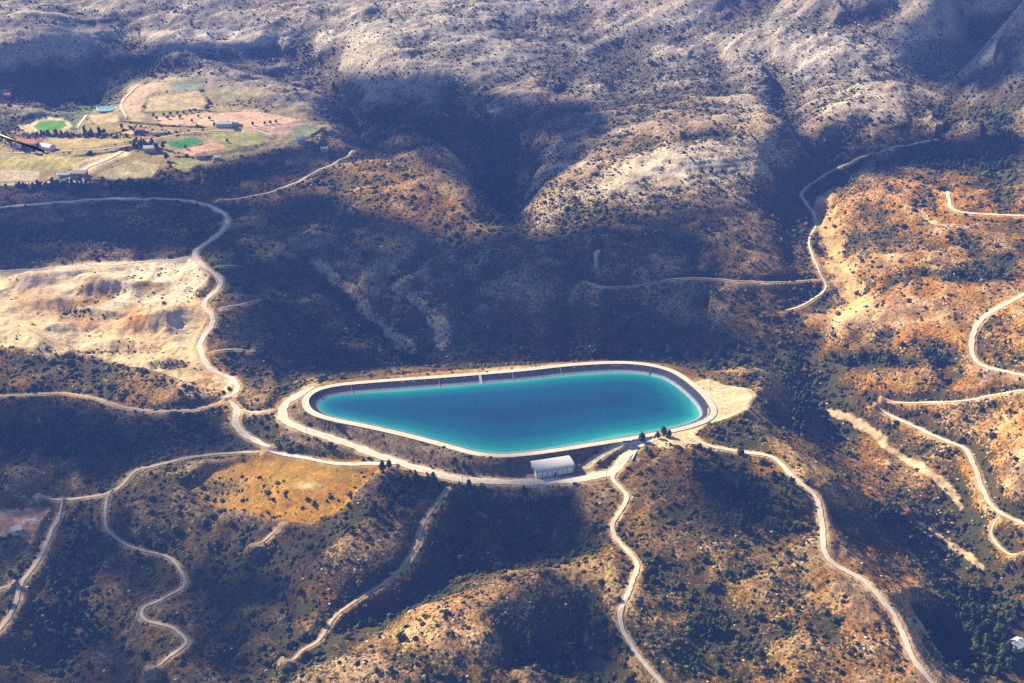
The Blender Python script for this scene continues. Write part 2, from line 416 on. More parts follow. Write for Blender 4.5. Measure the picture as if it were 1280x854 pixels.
# steep hollow lower right
cxp, cyp = at_z(1180, 778, -48)
dx, dy = XX - cxp, YY - cyp
ang = np.arctan2(dy, dx)
rr = np.sqrt((dx / 17) ** 2 + (dy / 21) ** 2) * (1 + 0.25 * n2)
open_side = np.clip(np.cos(ang - math.radians(-25)), 0, 1)
H = H - 24 * smooth01((1.18 - rr) / 0.30) * (1 - 0.15 * open_side)
# east exit of the hollow
# terraces on the slope below the farm
tz = zone([(250,200),(330,180),(410,160),(420,190),(360,228),(280,240),(200,235)], 12, 6)
q2 = H / 4.5
H = H + ((np.floor(q2) + smooth01((q2 - np.floor(q2)) * 3 - 1)) * 4.5 - H) * tz * 0.8

# ------------------------------------------------------------------ reservoir plan (crest level z = 0)
crest_px = [(389,512),(385,502),(389,494),(402,487),(427,482),(490,477),(550,473),(600,469),(660,464),(700,459),(740,456),(780,454.5),(815,458),(840,465),(862,480),(880,497),(889,512),(885,521),(868,529),(840,536),(790,545),(740,553),(690,561),(650,566),(622,567.5),(595,565),(565,556.5),(515,543),(465,531.5),(425,524),(402,518.5)]
def chaikin(P, n):
    P = np.array(P, float)
    for _ in range(n):
        Q = np.roll(P, -1, 0); P = np.stack([P * .75 + Q * .25, P * .25 + Q * .75], 1).reshape(-1, 2)
    return P
def resample(P, n, closed=True):
    Q = np.vstack([P, P[:1]]) if closed else P
    s = np.concatenate([[0], np.cumsum(np.hypot(*np.diff(Q, axis=0).T))])
    t = np.linspace(0, s[-1], n, endpoint=not closed)
    return np.stack([np.interp(t, s, Q[:, 0]), np.interp(t, s, Q[:, 1])], 1)
cxw, cyw = at_z([p[0] for p in crest_px], [p[1] for p in crest_px], 0)
CREST = resample(chaikin(np.stack([cxw, cyw], 1), 3), 220)
cen = CREST.mean(0)
area2 = np.sum(CREST[:, 0] * np.roll(CREST[:, 1], -1) - np.roll(CREST[:, 0], -1) * CREST[:, 1])
if area2 < 0: CREST = CREST[::-1].copy()
def offset(P, d):
    T = np.roll(P, -1, 0) - np.roll(P, 1, 0); T /= np.hypot(T[:, 0], T[:, 1])[:, None]
    return P + np.stack([T[:, 1], -T[:, 0]], 1) * d      # d>0 outward for ccw
CW = 4.3
OUT = offset(CREST, CW)
WLV = -3.3
Mres = (XX > OUT[:, 0].min() - 70) & (XX < OUT[:, 0].max() + 70) & (YY > OUT[:, 1].min() - 70) & (YY < OUT[:, 1].max() + 70)
sdC = polysd(XX[Mres], YY[Mres], [tuple(p) for p in CREST[::2]])   # + inside
hm = H[Mres]
dout = np.clip(-sdC - CW, 0, None)
fill = -0.35 - dout / 1.5 + n2[Mres] * 0.7 * np.clip(dout / 4, 0, 1)
cut = -0.35 + dout / 2.0
hr = np.clip(hm, fill, np.maximum(cut, fill))
hr = np.where(sdC > -CW - 0.5, -0.35, hr)
hr = np.where(sdC > 1.2, -0.35 - np.clip((sdC - 1.2) / 2 + 1.0, 0, 10), hr)
H[Mres] = hr
# gravel apron east of the reservoir
def flat_pad(poly_px, z, soft=6):
    global H
    P = np.array(poly_px, float); x, y = at_z(P[:, 0], P[:, 1], z)
    poly = list(zip(x, y))
    M = (XX > x.min() - 30) & (XX < x.max() + 30) & (YY > y.min() - 30) & (YY < y.max() + 30)
    sd = polysd(XX[M], YY[M], poly)
    far_in = polysd(XX[M], YY[M], [tuple(p) for p in CREST[::4]])
    w = smooth01((sd + soft) / soft) * (far_in < -1)
    H[M] = H[M] * (1 - w) + (z + fbm(XX[M], YY[M], 9, 2, 3) * 0.15) * w
flat_pad([(884,505),(866,478),(885,476),(905,484),(932,487),(940,495),(928,510),(905,520),(880,530),(868,542),(886,558),(830,560),(800,552),(830,540)], -0.45)
flat_pad([(640,590),(728,578),(740,590),(738,598),(700,606),(640,607)], -8.3, 4)

# ------------------------------------------------------------------ ray to the ground
def ground_at(px, py):
    px = np.atleast_1d(np.asarray(px, float)); py = np.atleast_1d(np.asarray(py, float))
    r = ray(px, py)
    y0 = np.full(len(px), 440.0)
    yy = 440 * (9000 / 440.) ** np.linspace(0, 1, 900)
    X = r[:, 0:1] / r[:, 1:2] * yy; Z = CAM_H + r[:, 2:3] / r[:, 1:2] * yy
    Yf = np.repeat(yy[None], len(px), 0)
    below = Z < sample(H, X, Yf)
    k = np.argmax(below, 1); k = np.where(k == 0, 1, k)
    lo = yy[k - 1]; hi = yy[k]
    for _ in range(14):
        m = (lo + hi) / 2; x = r[:, 0] / r[:, 1] * m; z = CAM_H + r[:, 2] / r[:, 1] * m
        b = z < sample(H, x, m); hi = np.where(b, m, hi); lo = np.where(b, lo, m)
    m = (lo + hi) / 2
    return r[:, 0] / r[:, 1] * m, m

# ------------------------------------------------------------------ roads: (name, label, width m, kind of surface, optional z list, points)
ROADS = [
 ('gravel_road', 5.0, 'pale', None, [(-40,262),(0,260),(60,254),(130,249),(200,249),(240,252),(265,259),(280,267),(284,277),(276,290),(262,301),(250,309),(243,318),(252,330),(268,342),(276,352),(272,362),(258,373),(256,385),(266,395),(264,408),(252,425),(251,440),(262,460),(280,470),(296,480),(294,490),(283,499)], 'pale gravel road winding down from the farm past the quarry'),
 ('dirt_road', 2.6, 'dull', None, [(283,499),(270,506),(240,513),(190,514),(150,508),(110,496),(60,492),(-40,498)], 'narrow dirt road along the foot of the quarry shelf'),
 ('dirt_road', 2.6, 'pale', None, [(243,319),(225,324),(200,326),(130,332),(60,336),(-40,341)], 'thin pale road along the top edge of the quarry'),
 ('gravel_road', 6.5, 'pale', None, [(286,501),(296,512),(294,530),(308,545),(322,553),(338,560)], 'broad white gravel spur above the orange field'),
 ('gravel_road', 3.0, 'pale', None, [(298,513),(318,515),(345,514)], 'short gravel link from the junction to the reservoir ring road'),
 ('gravel_road', 8.4, 'pale', [-2.0,-4.2,-5.5,-6,-7,-8,-8.2,-8.4,-8.4,-8.3,-8.0,-7,-5,-3.2,-1], [(392,484),(360,502),(353,515),(362,530),(420,550),(480,572),(530,588),(575,599),(640,603),(700,602),(740,596),(768,588),(782,570),(797,557),(822,549)], 'wide pale gravel road round the foot of the reservoir bank'),
 ('gravel_road', 3.6, 'pale', [-8,-4.5,-1.2], [(732,583),(752,568),(787,553)], 'gravel ramp climbing from the warehouse to the crest'),
 ('gravel_road', 4.5, 'pale', None, [(335,566),(380,572),(420,580),(468,580),(500,580)], 'white gravel edge road above the orange field'),
 ('dirt_road', 3.0, 'dull', None, [(330,566),(300,566),(250,570),(221,576),(170,589),(141,615),(81,625),(50,625)], 'brown dirt road from the orange field to the left fork'),
 ('dirt_road', 3.6, 'dull', None, [(80,627),(61,673),(41,710),(24,732),(20,754),(0,787),(-20,800)], 'brown dirt road running down to the lower left corner'),
 ('dirt_road', 2.6, 'dull', None, [(24,731),(0,737),(-30,742)], 'short brown side road leaving the frame at lower left'),
 ('dirt_road', 2.6, 'dull', None, [(141,615),(134,622),(132,642),(136,666),(170,686),(211,697),(228,717),(231,734),(204,748),(180,759),(180,775),(217,785),(235,802),(222,815),(204,826),(190,845)], 'winding brown dirt track through the dark lower left hills'),
 ('dirt_road', 2.6, 'tan', None, [(560,612),(547,629),(530,652),(520,683),(493,720),(445,751),(425,765),(408,785),(396,802),(374,819),(358,836)], 'curving orange dirt track below the ring road'),
 ('gravel_road', 3.4, 'white', None, [(782,580),(765,598),(784,622),(765,663),(796,703),(789,731),(775,768),(785,802),(826,853),(850,880)], 'pale winding track down the middle right slope'),
 ('gravel_road', 4.0, 'white', None, [(868,550),(890,558),(918,564),(950,568),(969,573),(986,591),(1017,618),(1027,652),(1035,700),(1081,727),(1118,771),(1139,819),(1166,854),(1180,880)], 'broad white track running down the right spur'),
 ('gravel_road', 4.5, 'white', None, [(1300,362),(1280,368),(1248,385),(1220,409),(1215,443),(1234,460),(1280,469),(1310,473)], 'white road bending at the right edge'),
 ('gravel_road', 4.5, 'white', None, [(1095,511),(1139,532),(1176,549),(1205,560),(1217,580),(1234,625),(1258,646),(1280,656),(1300,662)], 'white road above the creek on the right'),
 ('gravel_road', 3.0, 'white', None, [(1248,652),(1238,660),(1240,675),(1256,690),(1275,701)], 'short white bend of track by the right creek'),
 ('dirt_road', 2.4, 'white', None, [(1102,503),(1156,504),(1210,501),(1244,494),(1300,484)], 'narrow white track above the right hand road'),
 ('dirt_road', 2.2, 'pale', None, [(1180,172),(1140,181),(1108,187),(1054,207),(1013,231),(1001,245),(1012,258),(1020,280),(1011,304),(1025,341),(1032,362),(1003,382),(979,390)], 'thin pale track following the side valley beyond the bright hill'),
 ('dirt_road', 1.8, 'dull', None, [(1025,350),(972,353),(918,351),(850,348),(800,357),(765,360),(740,356),(728,348)], 'faint track across the shaded hillside'),
 ('dirt_road', 1.6, 'dull', None, [(746,333),(745,318),(750,304)], 'short faint scar of a track on the shaded hillside'),
 ('gravel_road', 4.2, 'white', None, [(1184,235),(1186,250),(1192,263),(1225,268),(1300,271)], 'hooked white road high on the right slope'),
 ('dirt_road', 2.6, 'pale', None, [(442,186),(434,196),(405,210),(360,233),(310,247),(268,251)], 'pale road climbing below the farm terraces'),
 ('dirt_road', 3.2, 'dull', None, [(-20,193),(68,190),(146,185),(190,175),(238,166),(300,163)], 'grey road passing through the farm'),
 ('dirt_road', 2.4, 'pale', None, [(295,163),(322,164),(343,172)], 'pale farm track below the pink fields'),
 ('dirt_road', 5.5, 'white', None, [(158,186),(135,199),(105,212),(104,225)], 'wide bare track beside the farm pool'),
 ('dirt_road', 2.5, 'white', None, [(183,103),(168,112),(152,130),(158,148)], 'pale track along the left side of the upper field'),
 ('dirt_road', 3.0, 'white', None, [(97,160),(104,150),(110,142)], 'short pale track beside the green valley'),
 ('dirt_road', 2.0, 'tan', None, [(318,692),(335,672),(353,655)], 'short straight dull track below the orange field'),
 ('dirt_road', 3.0, 'tan', None, [(28,405),(45,415),(62,425),(80,440)], 'curving tan track through the quarry mounds'),
 ('dirt_road', 2.4, 'dull', None, [(270,292+40),(300,333)], 'faint field edge track'),
 ('dirt_road', 3.0, 'dull', None, [(276,385),(300,382),(323,375)], 'pale side track into the shaded fields'),
 ('dirt_road', 2.0, 'dull', None, [(262,440),(290,438),(315,439)], 'thin pale spur beside the quarry road'),
]
road_paths = []
DR = np.full(H.shape, 99.0, np.float32)
dx_cell = None
def catmull(P, n=8):
    P = np.array(P, float); out = []
    Q = np.vstack([2 * P[0] - P[1], P, 2 * P[-1] - P[-2]])
    for i in range(len(P) - 1):
        p0, p1, p2, p3 = Q[i], Q[i+1], Q[i+2], Q[i+3]
        for k in range(n):
            t = k / n
            out.append(0.5 * (2*p1 + (p2-p0)*t + (2*p0-5*p1+4*p2-p3)*t*t + (3*p1-p0-3*p2+p3)*t**3))
    out.append(P[-1]); return np.array(out)
RZ = np.zeros(H.shape, np.float32); RW = np.full(H.shape, 99.0, np.float32)
for (nm, wd, surf, zs, pts, lab) in ROADS:
    if zs is None:
        pp = catmull(pts)
        x, y = ground_at(pp[:, 0], pp[:, 1])
    else:
        pz = catmull([(a, b, c) for (a, b), c in zip(pts, zs)])
        x, y = at_z(pz[:, 0], pz[:, 1], pz[:, 2])
    # drop jumps over hidden ground
    L = np.concatenate([[0], np.cumsum(np.hypot(np.diff(x), np.diff(y)))])
    n = max(4, int(L[-1] / 1.5)); t = np.linspace(0, L[-1], n)
    X = np.interp(t, L, x); Y = np.interp(t, L, y)
    if zs is None:
        for _ in range(6 if nm else 0):
            X[1:-1] = (X[:-2] + 2 * X[1:-1] + X[2:]) / 4; Y[1:-1] = (Y[:-2] + 2 * Y[1:-1] + Y[2:]) / 4
        Z = sample(H, X, Y)
        kk = np.ones(13) / 13; Zp = np.pad(Z, 6, mode='edge'); Z = np.convolve(np.convolve(Zp, kk, 'same'), kk, 'same')[6:-6]
    else:
        Z = np.interp(t, L, pz[:, 2])
    road_paths.append((nm, wd, surf, X, Y, Z, lab))
    # note nearest road distance in a window round each sample
    for i in range(0, n, 1):
        R = wd / 2 + 9
        r0 = np.searchsorted(ROWY, Y[i] - R); r1 = np.searchsorted(ROWY, Y[i] + R)
        if r1 <= r0: continue
        hw = halfw(Y[i]); c0 = int(np.interp((X[i] - R) / hw, UU, np.arange(NC))) - 1; c1 = int(np.interp((X[i] + R) / hw, UU, np.arange(NC))) + 2
        c0 = max(c0, 0); c1 = min(c1, NC)
        if c1 <= c0: continue
        d = np.hypot(XX[r0:r1, c0:c1] - X[i], YY[r0:r1, c0:c1] - Y[i]) - wd / 2
        m = d < DR[r0:r1, c0:c1]
        DR[r0:r1, c0:c1] = np.where(m, d, DR[r0:r1, c0:c1]); RZ[r0:r1, c0:c1] = np.where(m, Z[i], RZ[r0:r1, c0:c1])
wr = 1 - smooth01((DR - 1.2) / 6.0)
inside_c = np.zeros(H.shape, bool)
sdfull = np.full(H.shape, -99.0, np.float32); sdfull[Mres] = sdC
wr = np.where(sdfull > -CW - 1, 0, wr)
H = H * (1 - wr) + RZ * wr
H = H.astype(np.float64)

PU, PV = proj(XX, YY, H)
# ------------------------------------------------------------------ ground colours (albedo) and plant cover
def C(*a): return np.array(a, np.float32)
ALB = np.zeros(H.shape + (3,), np.float32)
nA = fbm(XX, YY, 130, 5, 201); nB = fbm(XX, YY, 40, 5, 211); nC = fbm(XX, YY, 14, 4, 221)
gyd, gxd = np.gradient(H)
dxs = np.gradient(XX, axis=1); dys = np.gradient(YY, axis=0)
SX = gxd / dxs; SY = gyd / dys
slope = np.hypot(SX, SY)
def mixc(mask, col):
    global ALB
    m = np.clip(mask, 0, 1)[..., None]
    ALB = ALB * (1 - m) + col * m
dirt = C(.17, .11, .05); tan_ = C(.36, .22, .085); red = C(.34, .145, .045); pale = C(.60, .42, .22); olive = C(.125, .12, .055); grey = C(.26, .25, .235); sand = C(.66, .53, .37)
ALB[:] = dirt
mixc(smooth01(nA * 1.6 + .45), tan_)
mixc(smooth01(nB * 2.0 - .05) * .55, red)
mixc(smooth01(nC * 2.4 + nA - .35) * .55, pale)
rightz = smooth01((PU - 900) / 250) * smooth01((PV - 190) / 90)
mixc(rightz * .65 * smooth01(nB * 2 + .7), C(.46, .225, .08)); mixc(smooth01((PU - 640) / 200) * smooth01((PV - 200) / 60) * smooth01(nA * 2.6 + .05) * .6, C(.18, .155, .035)); mixc(rightz * smooth01(nC * 2.6 - .15) * .7, C(.60, .42, .28))
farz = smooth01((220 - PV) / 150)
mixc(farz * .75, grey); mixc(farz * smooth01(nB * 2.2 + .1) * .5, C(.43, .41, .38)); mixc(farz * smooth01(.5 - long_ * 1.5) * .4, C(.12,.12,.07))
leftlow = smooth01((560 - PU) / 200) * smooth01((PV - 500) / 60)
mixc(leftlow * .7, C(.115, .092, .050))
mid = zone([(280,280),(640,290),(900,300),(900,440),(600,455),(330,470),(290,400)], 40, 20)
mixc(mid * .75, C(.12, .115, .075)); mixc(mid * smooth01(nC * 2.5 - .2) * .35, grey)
# bright limestone flanks; lit streaks on the far flats are painted in too
for a in ((850,208,110,26,1.0),(740,240,70,18,1.0),(690,268,36,12,.9),(945,178,30,12,1.0),(60,12,120,5,.8),(200,42,200,5,.9),(400,50,120,8,.7),(480,12,160,10,.7),(620,20,120,14,.6),(1060,60,100,8,.9),(1000,80,80,7,.8),(1110,88,50,9,.9),(1060,130,50,16,.8),(830,215,120,34,.85),(900,190,70,22,.9),(690,265,45,22,.8),(930,130,26,14,.8),(1010,68,110,18,.8),(1060,45,120,14,.7),(1090,78,60,10,.8),(930,55,80,18,.5),(1080,128,60,20,.75),(1020,95,60,10,.6),(460,90,60,20,.6),(420,95,40,20,.7),(520,50,160,24,.5),(300,45,160,7,.8),(100,45,120,6,.6),(700,15,160,12,.5),(790,105,60,14,.5),(850,30,60,8,.6),(1105,80,40,14,.5)):
    mixc(blob(*a[:4], a[4], .8) * (0.8 + nC), C(.56, .50, .41))
for a in ((1045,310,14,60,.9),(1062,360,18,40,.9),(1070,400,60,18,.7),(1120,380,70,20,.5),(1240,535,60,26,.9),(1200,520,40,16,.6),(1200,600,60,40,.6),(545,395,14,40,.6),(440,350,18,50,.5),(490,410,20,35,.6),(950,470,50,12,.6),(1250,420,40,40,.5),(1190,320,90,20,.4),(540,790,90,30,.7),(450,840,120,22,.7),(930,740,120,80,.5),(1060,800,90,60,.5),(1140,790,12,30,.8),(1160,830,40,20,.6)):
    mixc(blob(*a[:4], a[4], .9) * (0.7 + nC * 1.6), C(.60, .45, .29))
for a in ((500,700,60,40,.7),(560,770,80,30,.5),(480,750,80,30,.6),(330,600,60,30,.6),(1230,420,60,40,.5),(1170,250,100,30,.6),(1130,250,80,20,.5)):
    mixc(blob(*a[:4], a[4], .9) * (0.8 + nB), C(.43, .24, .10))
# creek bed
def strip(pts, w, col, k=1.0, nz=.7):
    pp = catmull(pts, 4); x, y = ground_at(pp[:, 0], pp[:, 1])
    d = np.full(H.shape, 99.0, np.float32)
    for i in range(len(x)):
        M = (np.abs(YY[:, 0] - y[i]) < w * 5 + 6); r = np.where(M)[0]
        if len(r) == 0: continue
        r0, r1 = r[0], r[-1] + 1
        if i + 1 < len(x):
            vx, vy = x[i+1] - x[i], y[i+1] - y[i]
        else: vx = vy = 0.0
        t = np.clip(((XX[r0:r1] - x[i]) * vx + (YY[r0:r1] - y[i]) * vy) / (vx * vx + vy * vy + 1e-6), 0, 1)
        d[r0:r1] = np.minimum(d[r0:r1], np.hypot(XX[r0:r1] - x[i] - t * vx, YY[r0:r1] - y[i] - t * vy))
    m = smooth01(1.5 - d / w + nz * nC * 1.2)
    mixc(m * k, col); return m
creek = strip([(1040,514),(1062,522),(1090,540),(1110,560),(1135,575),(1160,590),(1185,612),(1200,632)], 3.0, C(.70,.55,.38), 1, 1.1)
creek2 = strip([(1150,655),(1172,668),(1190,682),(1210,695),(1228,711)], 2.2, C(.70,.55,.38), 1, 1.1)
cut_bank = strip([(1030,250),(1030,275),(1034,300),(1046,330),(1062,355),(1072,385)], 7.5, C(.66,.46,.27), .92, 1.0)
gul1 = strip([(390,326),(425,352),(455,385),(485,412),(515,440)], 4.0, C(.50,.40,.30), .85, 1.3)
gul2 = strip([(520,370),(545,400),(552,430)], 5.5, C(.50,.40,.30), .8, 1.5)
strip([(434,128),(444,150),(452,165)], 1.6, C(.5,.45,.38), .7, 1)
for p_ in ([(1150,262),(1165,278),(1185,282)],[(1160,140),(1168,160)],[(1250,155),(1262,162),(1280,166)],[(1255,190),(1280,196)],[(60,640),(40,650)],[(1200,285),(1232,278)],[(330,700),(338,705)]):
    strip(p_, 2.0, C(.55,.45,.33), .7, 1)
# quarry
mixc(Z_quarry, C(.62, .51, .36)); mixc(Z_quarry * smooth01(nA * 2.4 + nC * 1.2 + .0) * .45, C(.36, .25, .14))
mixc(zone([(65,335),(240,322),(262,350),(240,375),(120,390),(60,385),(70,360)], 8, 8), C(.72, .63, .48))
mixc(zone([(95,395),(160,385),(220,395),(215,430),(225,445),(262,470),(270,488),(235,486),(200,455),(150,440),(130,420)], 6, 10), C(.62, .47, .31))
mixc(zone([(215,478),(280,480),(288,492),(262,497),(230,494)], 5, 5), C(.62,.47,.29))
mixc(zone([(25,425),(60,450),(160,452),(200,470),(190,478),(60,470),(0,440)], 8, 8) * .5, C(.42,.30,.17))
for a in ((118,364,22,10,.9),(85,350,30,5,.6),(60,385,30,12,.6),(175,405,26,14,.75),(130,397,30,8,.5),(205,402,14,16,.5),(150,434,24,8,.6),(45,360,30,14,.5),(130,338,30,3,.6),(250,395,12,22,.6),(185,365,22,6,.6)):
    mixc(blob(*a[:4], a[4], .8), C(.27, .20, .13))
mixc(blob(170,400,18,12,.9,.6), C(.42,.21,.09))
for a in ((40,372,40,9,.8),(118,364,20,9,.9),(60,390,30,7,.7),(100,405,22,8,.7),(30,405,26,8,.6),(75,432,24,6,.6),(215,410,10,9,.7),(235,385,20,5,.6),(150,362,40,4,.6),(190,350,24,3,.5),(120,347,30,2.5,.6),(255,372,8,8,.5),(100,445,50,4,.6),(165,418,18,4,.6),(248,440,8,16,.6)):
    mixc(blob(*a[:4], a[4], 1.2) * (.6 + nC * 2), C(.33, .215, .12))
mixc(Z_quarry * smooth01(nC * 3.2 + nB * 1.5 - .45) * .5, C(.34, .24, .14))
mixc(blob(45,352,26,10,.9,.8), C(.22,.17,.16))  # purple shade of the big mound, painted into the ground colour
# farm
mixc(Z_farm * .85, C(.33, .275, .165)); mixc(Z_farm * smooth01(nB * 3 + .1) * .5, C(.22, .20, .10)); 
mixc(zone([(0,140),(60,133),(110,120),(150,98),(170,88),(185,92),(150,112),(120,135),(100,160),(60,168),(0,160)], 6, 4), C(.13, .165, .09))
mixc(zone([(110,130),(128,112),(140,112),(130,128),(115,142)], 3, 1), C(.22, .30, .08))
FP = [([(165,106),(206,103),(214,112),(190,118),(180,135),(182,147),(160,148),(150,132)], C(.44,.34,.23)),
      ([(186,122),(255,113),(260,130),(248,137),(180,140)], C(.45,.37,.22)),
      ([(183,141),(245,137),(250,140),(192,146)], C(.24,.24,.12)),
      ([(190,148),(255,141),(322,136),(330,150),(255,158),(205,156)], C(.62,.43,.31)),
      ([(260,144),(320,139),(378,150),(345,157),(302,159)], C(.64,.45,.33)),
      ([(302,161),(375,152),(405,158),(362,172),(340,170)], C(.42,.31,.24)),
      ([(372,156),(405,158),(385,171),(355,172)], C(.19,.21,.13)),
      ([(205,179),(238,172),(258,176),(226,187)], C(.07,.21,.09)),
      ([(222,188),(268,178),(284,184),(240,194)], C(.60,.42,.31)),
      ([(262,168),(330,164),(350,178),(290,184)], C(.28,.29,.13)),
      ([(215,104),(250,103),(255,112),(218,113)], C(.22,.27,.20)),
      ([(0,195),(60,193),(110,197),(100,210),(60,214),(0,212)], C(.38,.34,.17)),
      ([(88,205),(150,188),(165,192),(110,218),(95,220)], C(.66,.54,.37)),
      ([(150,166),(168,161),(176,165),(160,169)], C(.60,.40,.28)),
      ([(0,212),(50,214),(48,226),(0,230)], C(.55,.46,.34)),
      ([(0,232),(70,229),(110,230),(100,226),(0,226)], C(.55,.46,.34)),
      ([(60,172),(120,172),(160,176),(120,184),(70,186)], C(.40,.33,.18)),
      ([(250,190),(300,184),(320,190),(280,198)], C(.30,.26,.15)),
      ([(330,172),(352,178),(385,176),(372,184),(335,186)], C(.35,.29,.20)),
      ([(268,112),(330,108),(345,118),(275,128)], C(.27,.26,.15)),
      ([(340,125),(385,128),(392,140),(345,136)], C(.30,.26,.16)),
      ([(120,218),(165,200),(200,206),(190,222),(140,226)], C(.42,.37,.24)),
      ([(205,200),(250,196),(262,206),(230,216)], C(.33,.32,.17)),
      ([(112,144),(146,143),(150,152),(118,155)], C(.50,.40,.25))]
for kf, (P_, c_) in enumerate(FP):
    zf = zone(P_, 1.6, .8); mixc(zf, c_)
    aa = .4 + .5 * kf; rows_ = np.sin((XX * math.cos(aa) + YY * math.sin(aa)) * (2 * math.pi / (5.5 + kf % 3 * 2)))
    mixc(zf * smooth01(rows_ * 1.2) * .35, c_ * .62)
    mixc(np.clip(zone([(a_, b_ + .3) for a_, b_ in P_], 4.5, 1.5) - zf, 0, 1) * .6, C(.15,.14,.06))
lawn_rim = zone([(20,158),(35,149),(60,145.5),(85,149.5),(90,158),(78,167),(42,169)], 2, 1); mixc(lawn_rim * .8, C(.6, .5, .33)); mixc(zone([(42,158),(48,152.5),(62,150),(80,151),(84,157),(72,164),(50,166)], 1.5, .5), C(.095,.21,.045))
# orange meadow and small plots
mixc(Z_orange * .9, C(.34, .195, .07)); mixc(Z_orange * smooth01(nB * 2.6 + .1) * .6, C(.25, .18, .06)); mixc(Z_orange * smooth01(nC * 3 - .1) * .5, C(.38, .23, .09)); mixc(Z_orange * blob(270,610,50,22,.8) , C(.24,.19,.10))
mixc(zone([(318,584),(345,567),(462,582),(440,596),(404,612),(365,612)], 2.5, 1.5) * .9, C(.28,.185,.07)); mixc(blob(385,607,14,4,.9,.4), C(.62,.48,.30)); mixc(blob(395,640,40,14,.7,.4), C(.55,.33,.10))
mixc(zone([(-20,640),(30,634),(62,634),(50,655),(38,680),(20,665),(-20,690)], 3, 2), C(.46,.30,.21)); mixc(blob(10,668,22,8,.8,.5), C(.45,.36,.25))
mixc(blob(40,650,7,4,.9,.4), C(.8,.75,.66)); mixc(blob(182,684,10,4,.9,.5), C(.58,.46,.28))
for P_ in ([(256,322),(294,318),(304,330),(272,338)],[(276,354),(318,352),(318,370),(280,366)],[(322,352),(368,354),(366,372),(324,370)],[(290,402),(310,400),(312,416),(292,414)],[(314,402),(352,398),(366,410),(350,418),(318,418)]):
    mixc(zone(P_, 3, 2) * .8, C(.13,.19,.06))
mixc(zone([(0,695),(40,690),(38,720),(0,728)], 3, 2) * .7, C(.09,.11,.06))
# gravel apron, dusty verges, bank
mixc(zone([(884,505),(868,478),(885,474),(905,481),(936,484),(947,494),(934,512),(908,523),(885,530),(868,542),(888,560),(830,560),(800,554),(780,560),(750,575),(735,582),(740,572),(775,552),(800,546),(860,532)], 2.5, 2.5), C(.66,.53,.37))
mixc(zone([(640,588),(728,576),(745,590),(740,600),(640,608)], 2, 1), C(.68,.58,.47))
mixc(zone([(362,478),(395,472),(412,476),(380,487)], 3, 3), C(.56,.44,.25))
mixc(zone([(600,462),(665,457),(700,455),(690,459),(610,466)], 3, 3) * .7, C(.5,.42,.3))
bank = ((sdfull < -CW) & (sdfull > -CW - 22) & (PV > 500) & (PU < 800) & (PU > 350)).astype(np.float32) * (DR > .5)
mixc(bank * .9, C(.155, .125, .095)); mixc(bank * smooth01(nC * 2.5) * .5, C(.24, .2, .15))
mixc((1 - smooth01((DR - .2) / 2.6)) * (.55 + nC * .8), C(.52, .41, .28) ); 
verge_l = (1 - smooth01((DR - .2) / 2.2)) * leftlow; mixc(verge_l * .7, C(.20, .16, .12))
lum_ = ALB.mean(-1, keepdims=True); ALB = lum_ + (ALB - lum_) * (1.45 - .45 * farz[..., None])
ALB = np.clip(ALB * (1 + nC[..., None] * .35), 0.015, .85)
def boxblur(A, k):
    for ax in (0, 1):
        c = np.cumsum(np.pad(A, [(k + 1, k) if a == ax else (0, 0) for a in (0, 1)], mode='edge'), axis=ax, dtype=np.float64)
        n_ = A.shape[ax]; A = (np.take(c, np.arange(2 * k + 1, 2 * k + 1 + n_), ax) - np.take(c, np.arange(0, n_), ax)) / (2 * k + 1)
    return A
hollow = (boxblur(boxblur(H, 9), 9) - H) / 2.2 + (boxblur(boxblur(H, 26), 26) - H) / 7.0   # hollows carry more brush; also drives relief shading in the colour
hollow = np.clip(hollow, -1.2, 1.5) * (1 - quiet)
mixc(smooth01(-hollow * 1.0 - .15 + nC * .8) * .30, C(.52, .40, .27)); mixc(smooth01(hollow * .9 + nB * .5) * .35, C(.13, .10, .05))  # relief shading painted into the colour: paler crests, darker hollows
ground_rock = strata

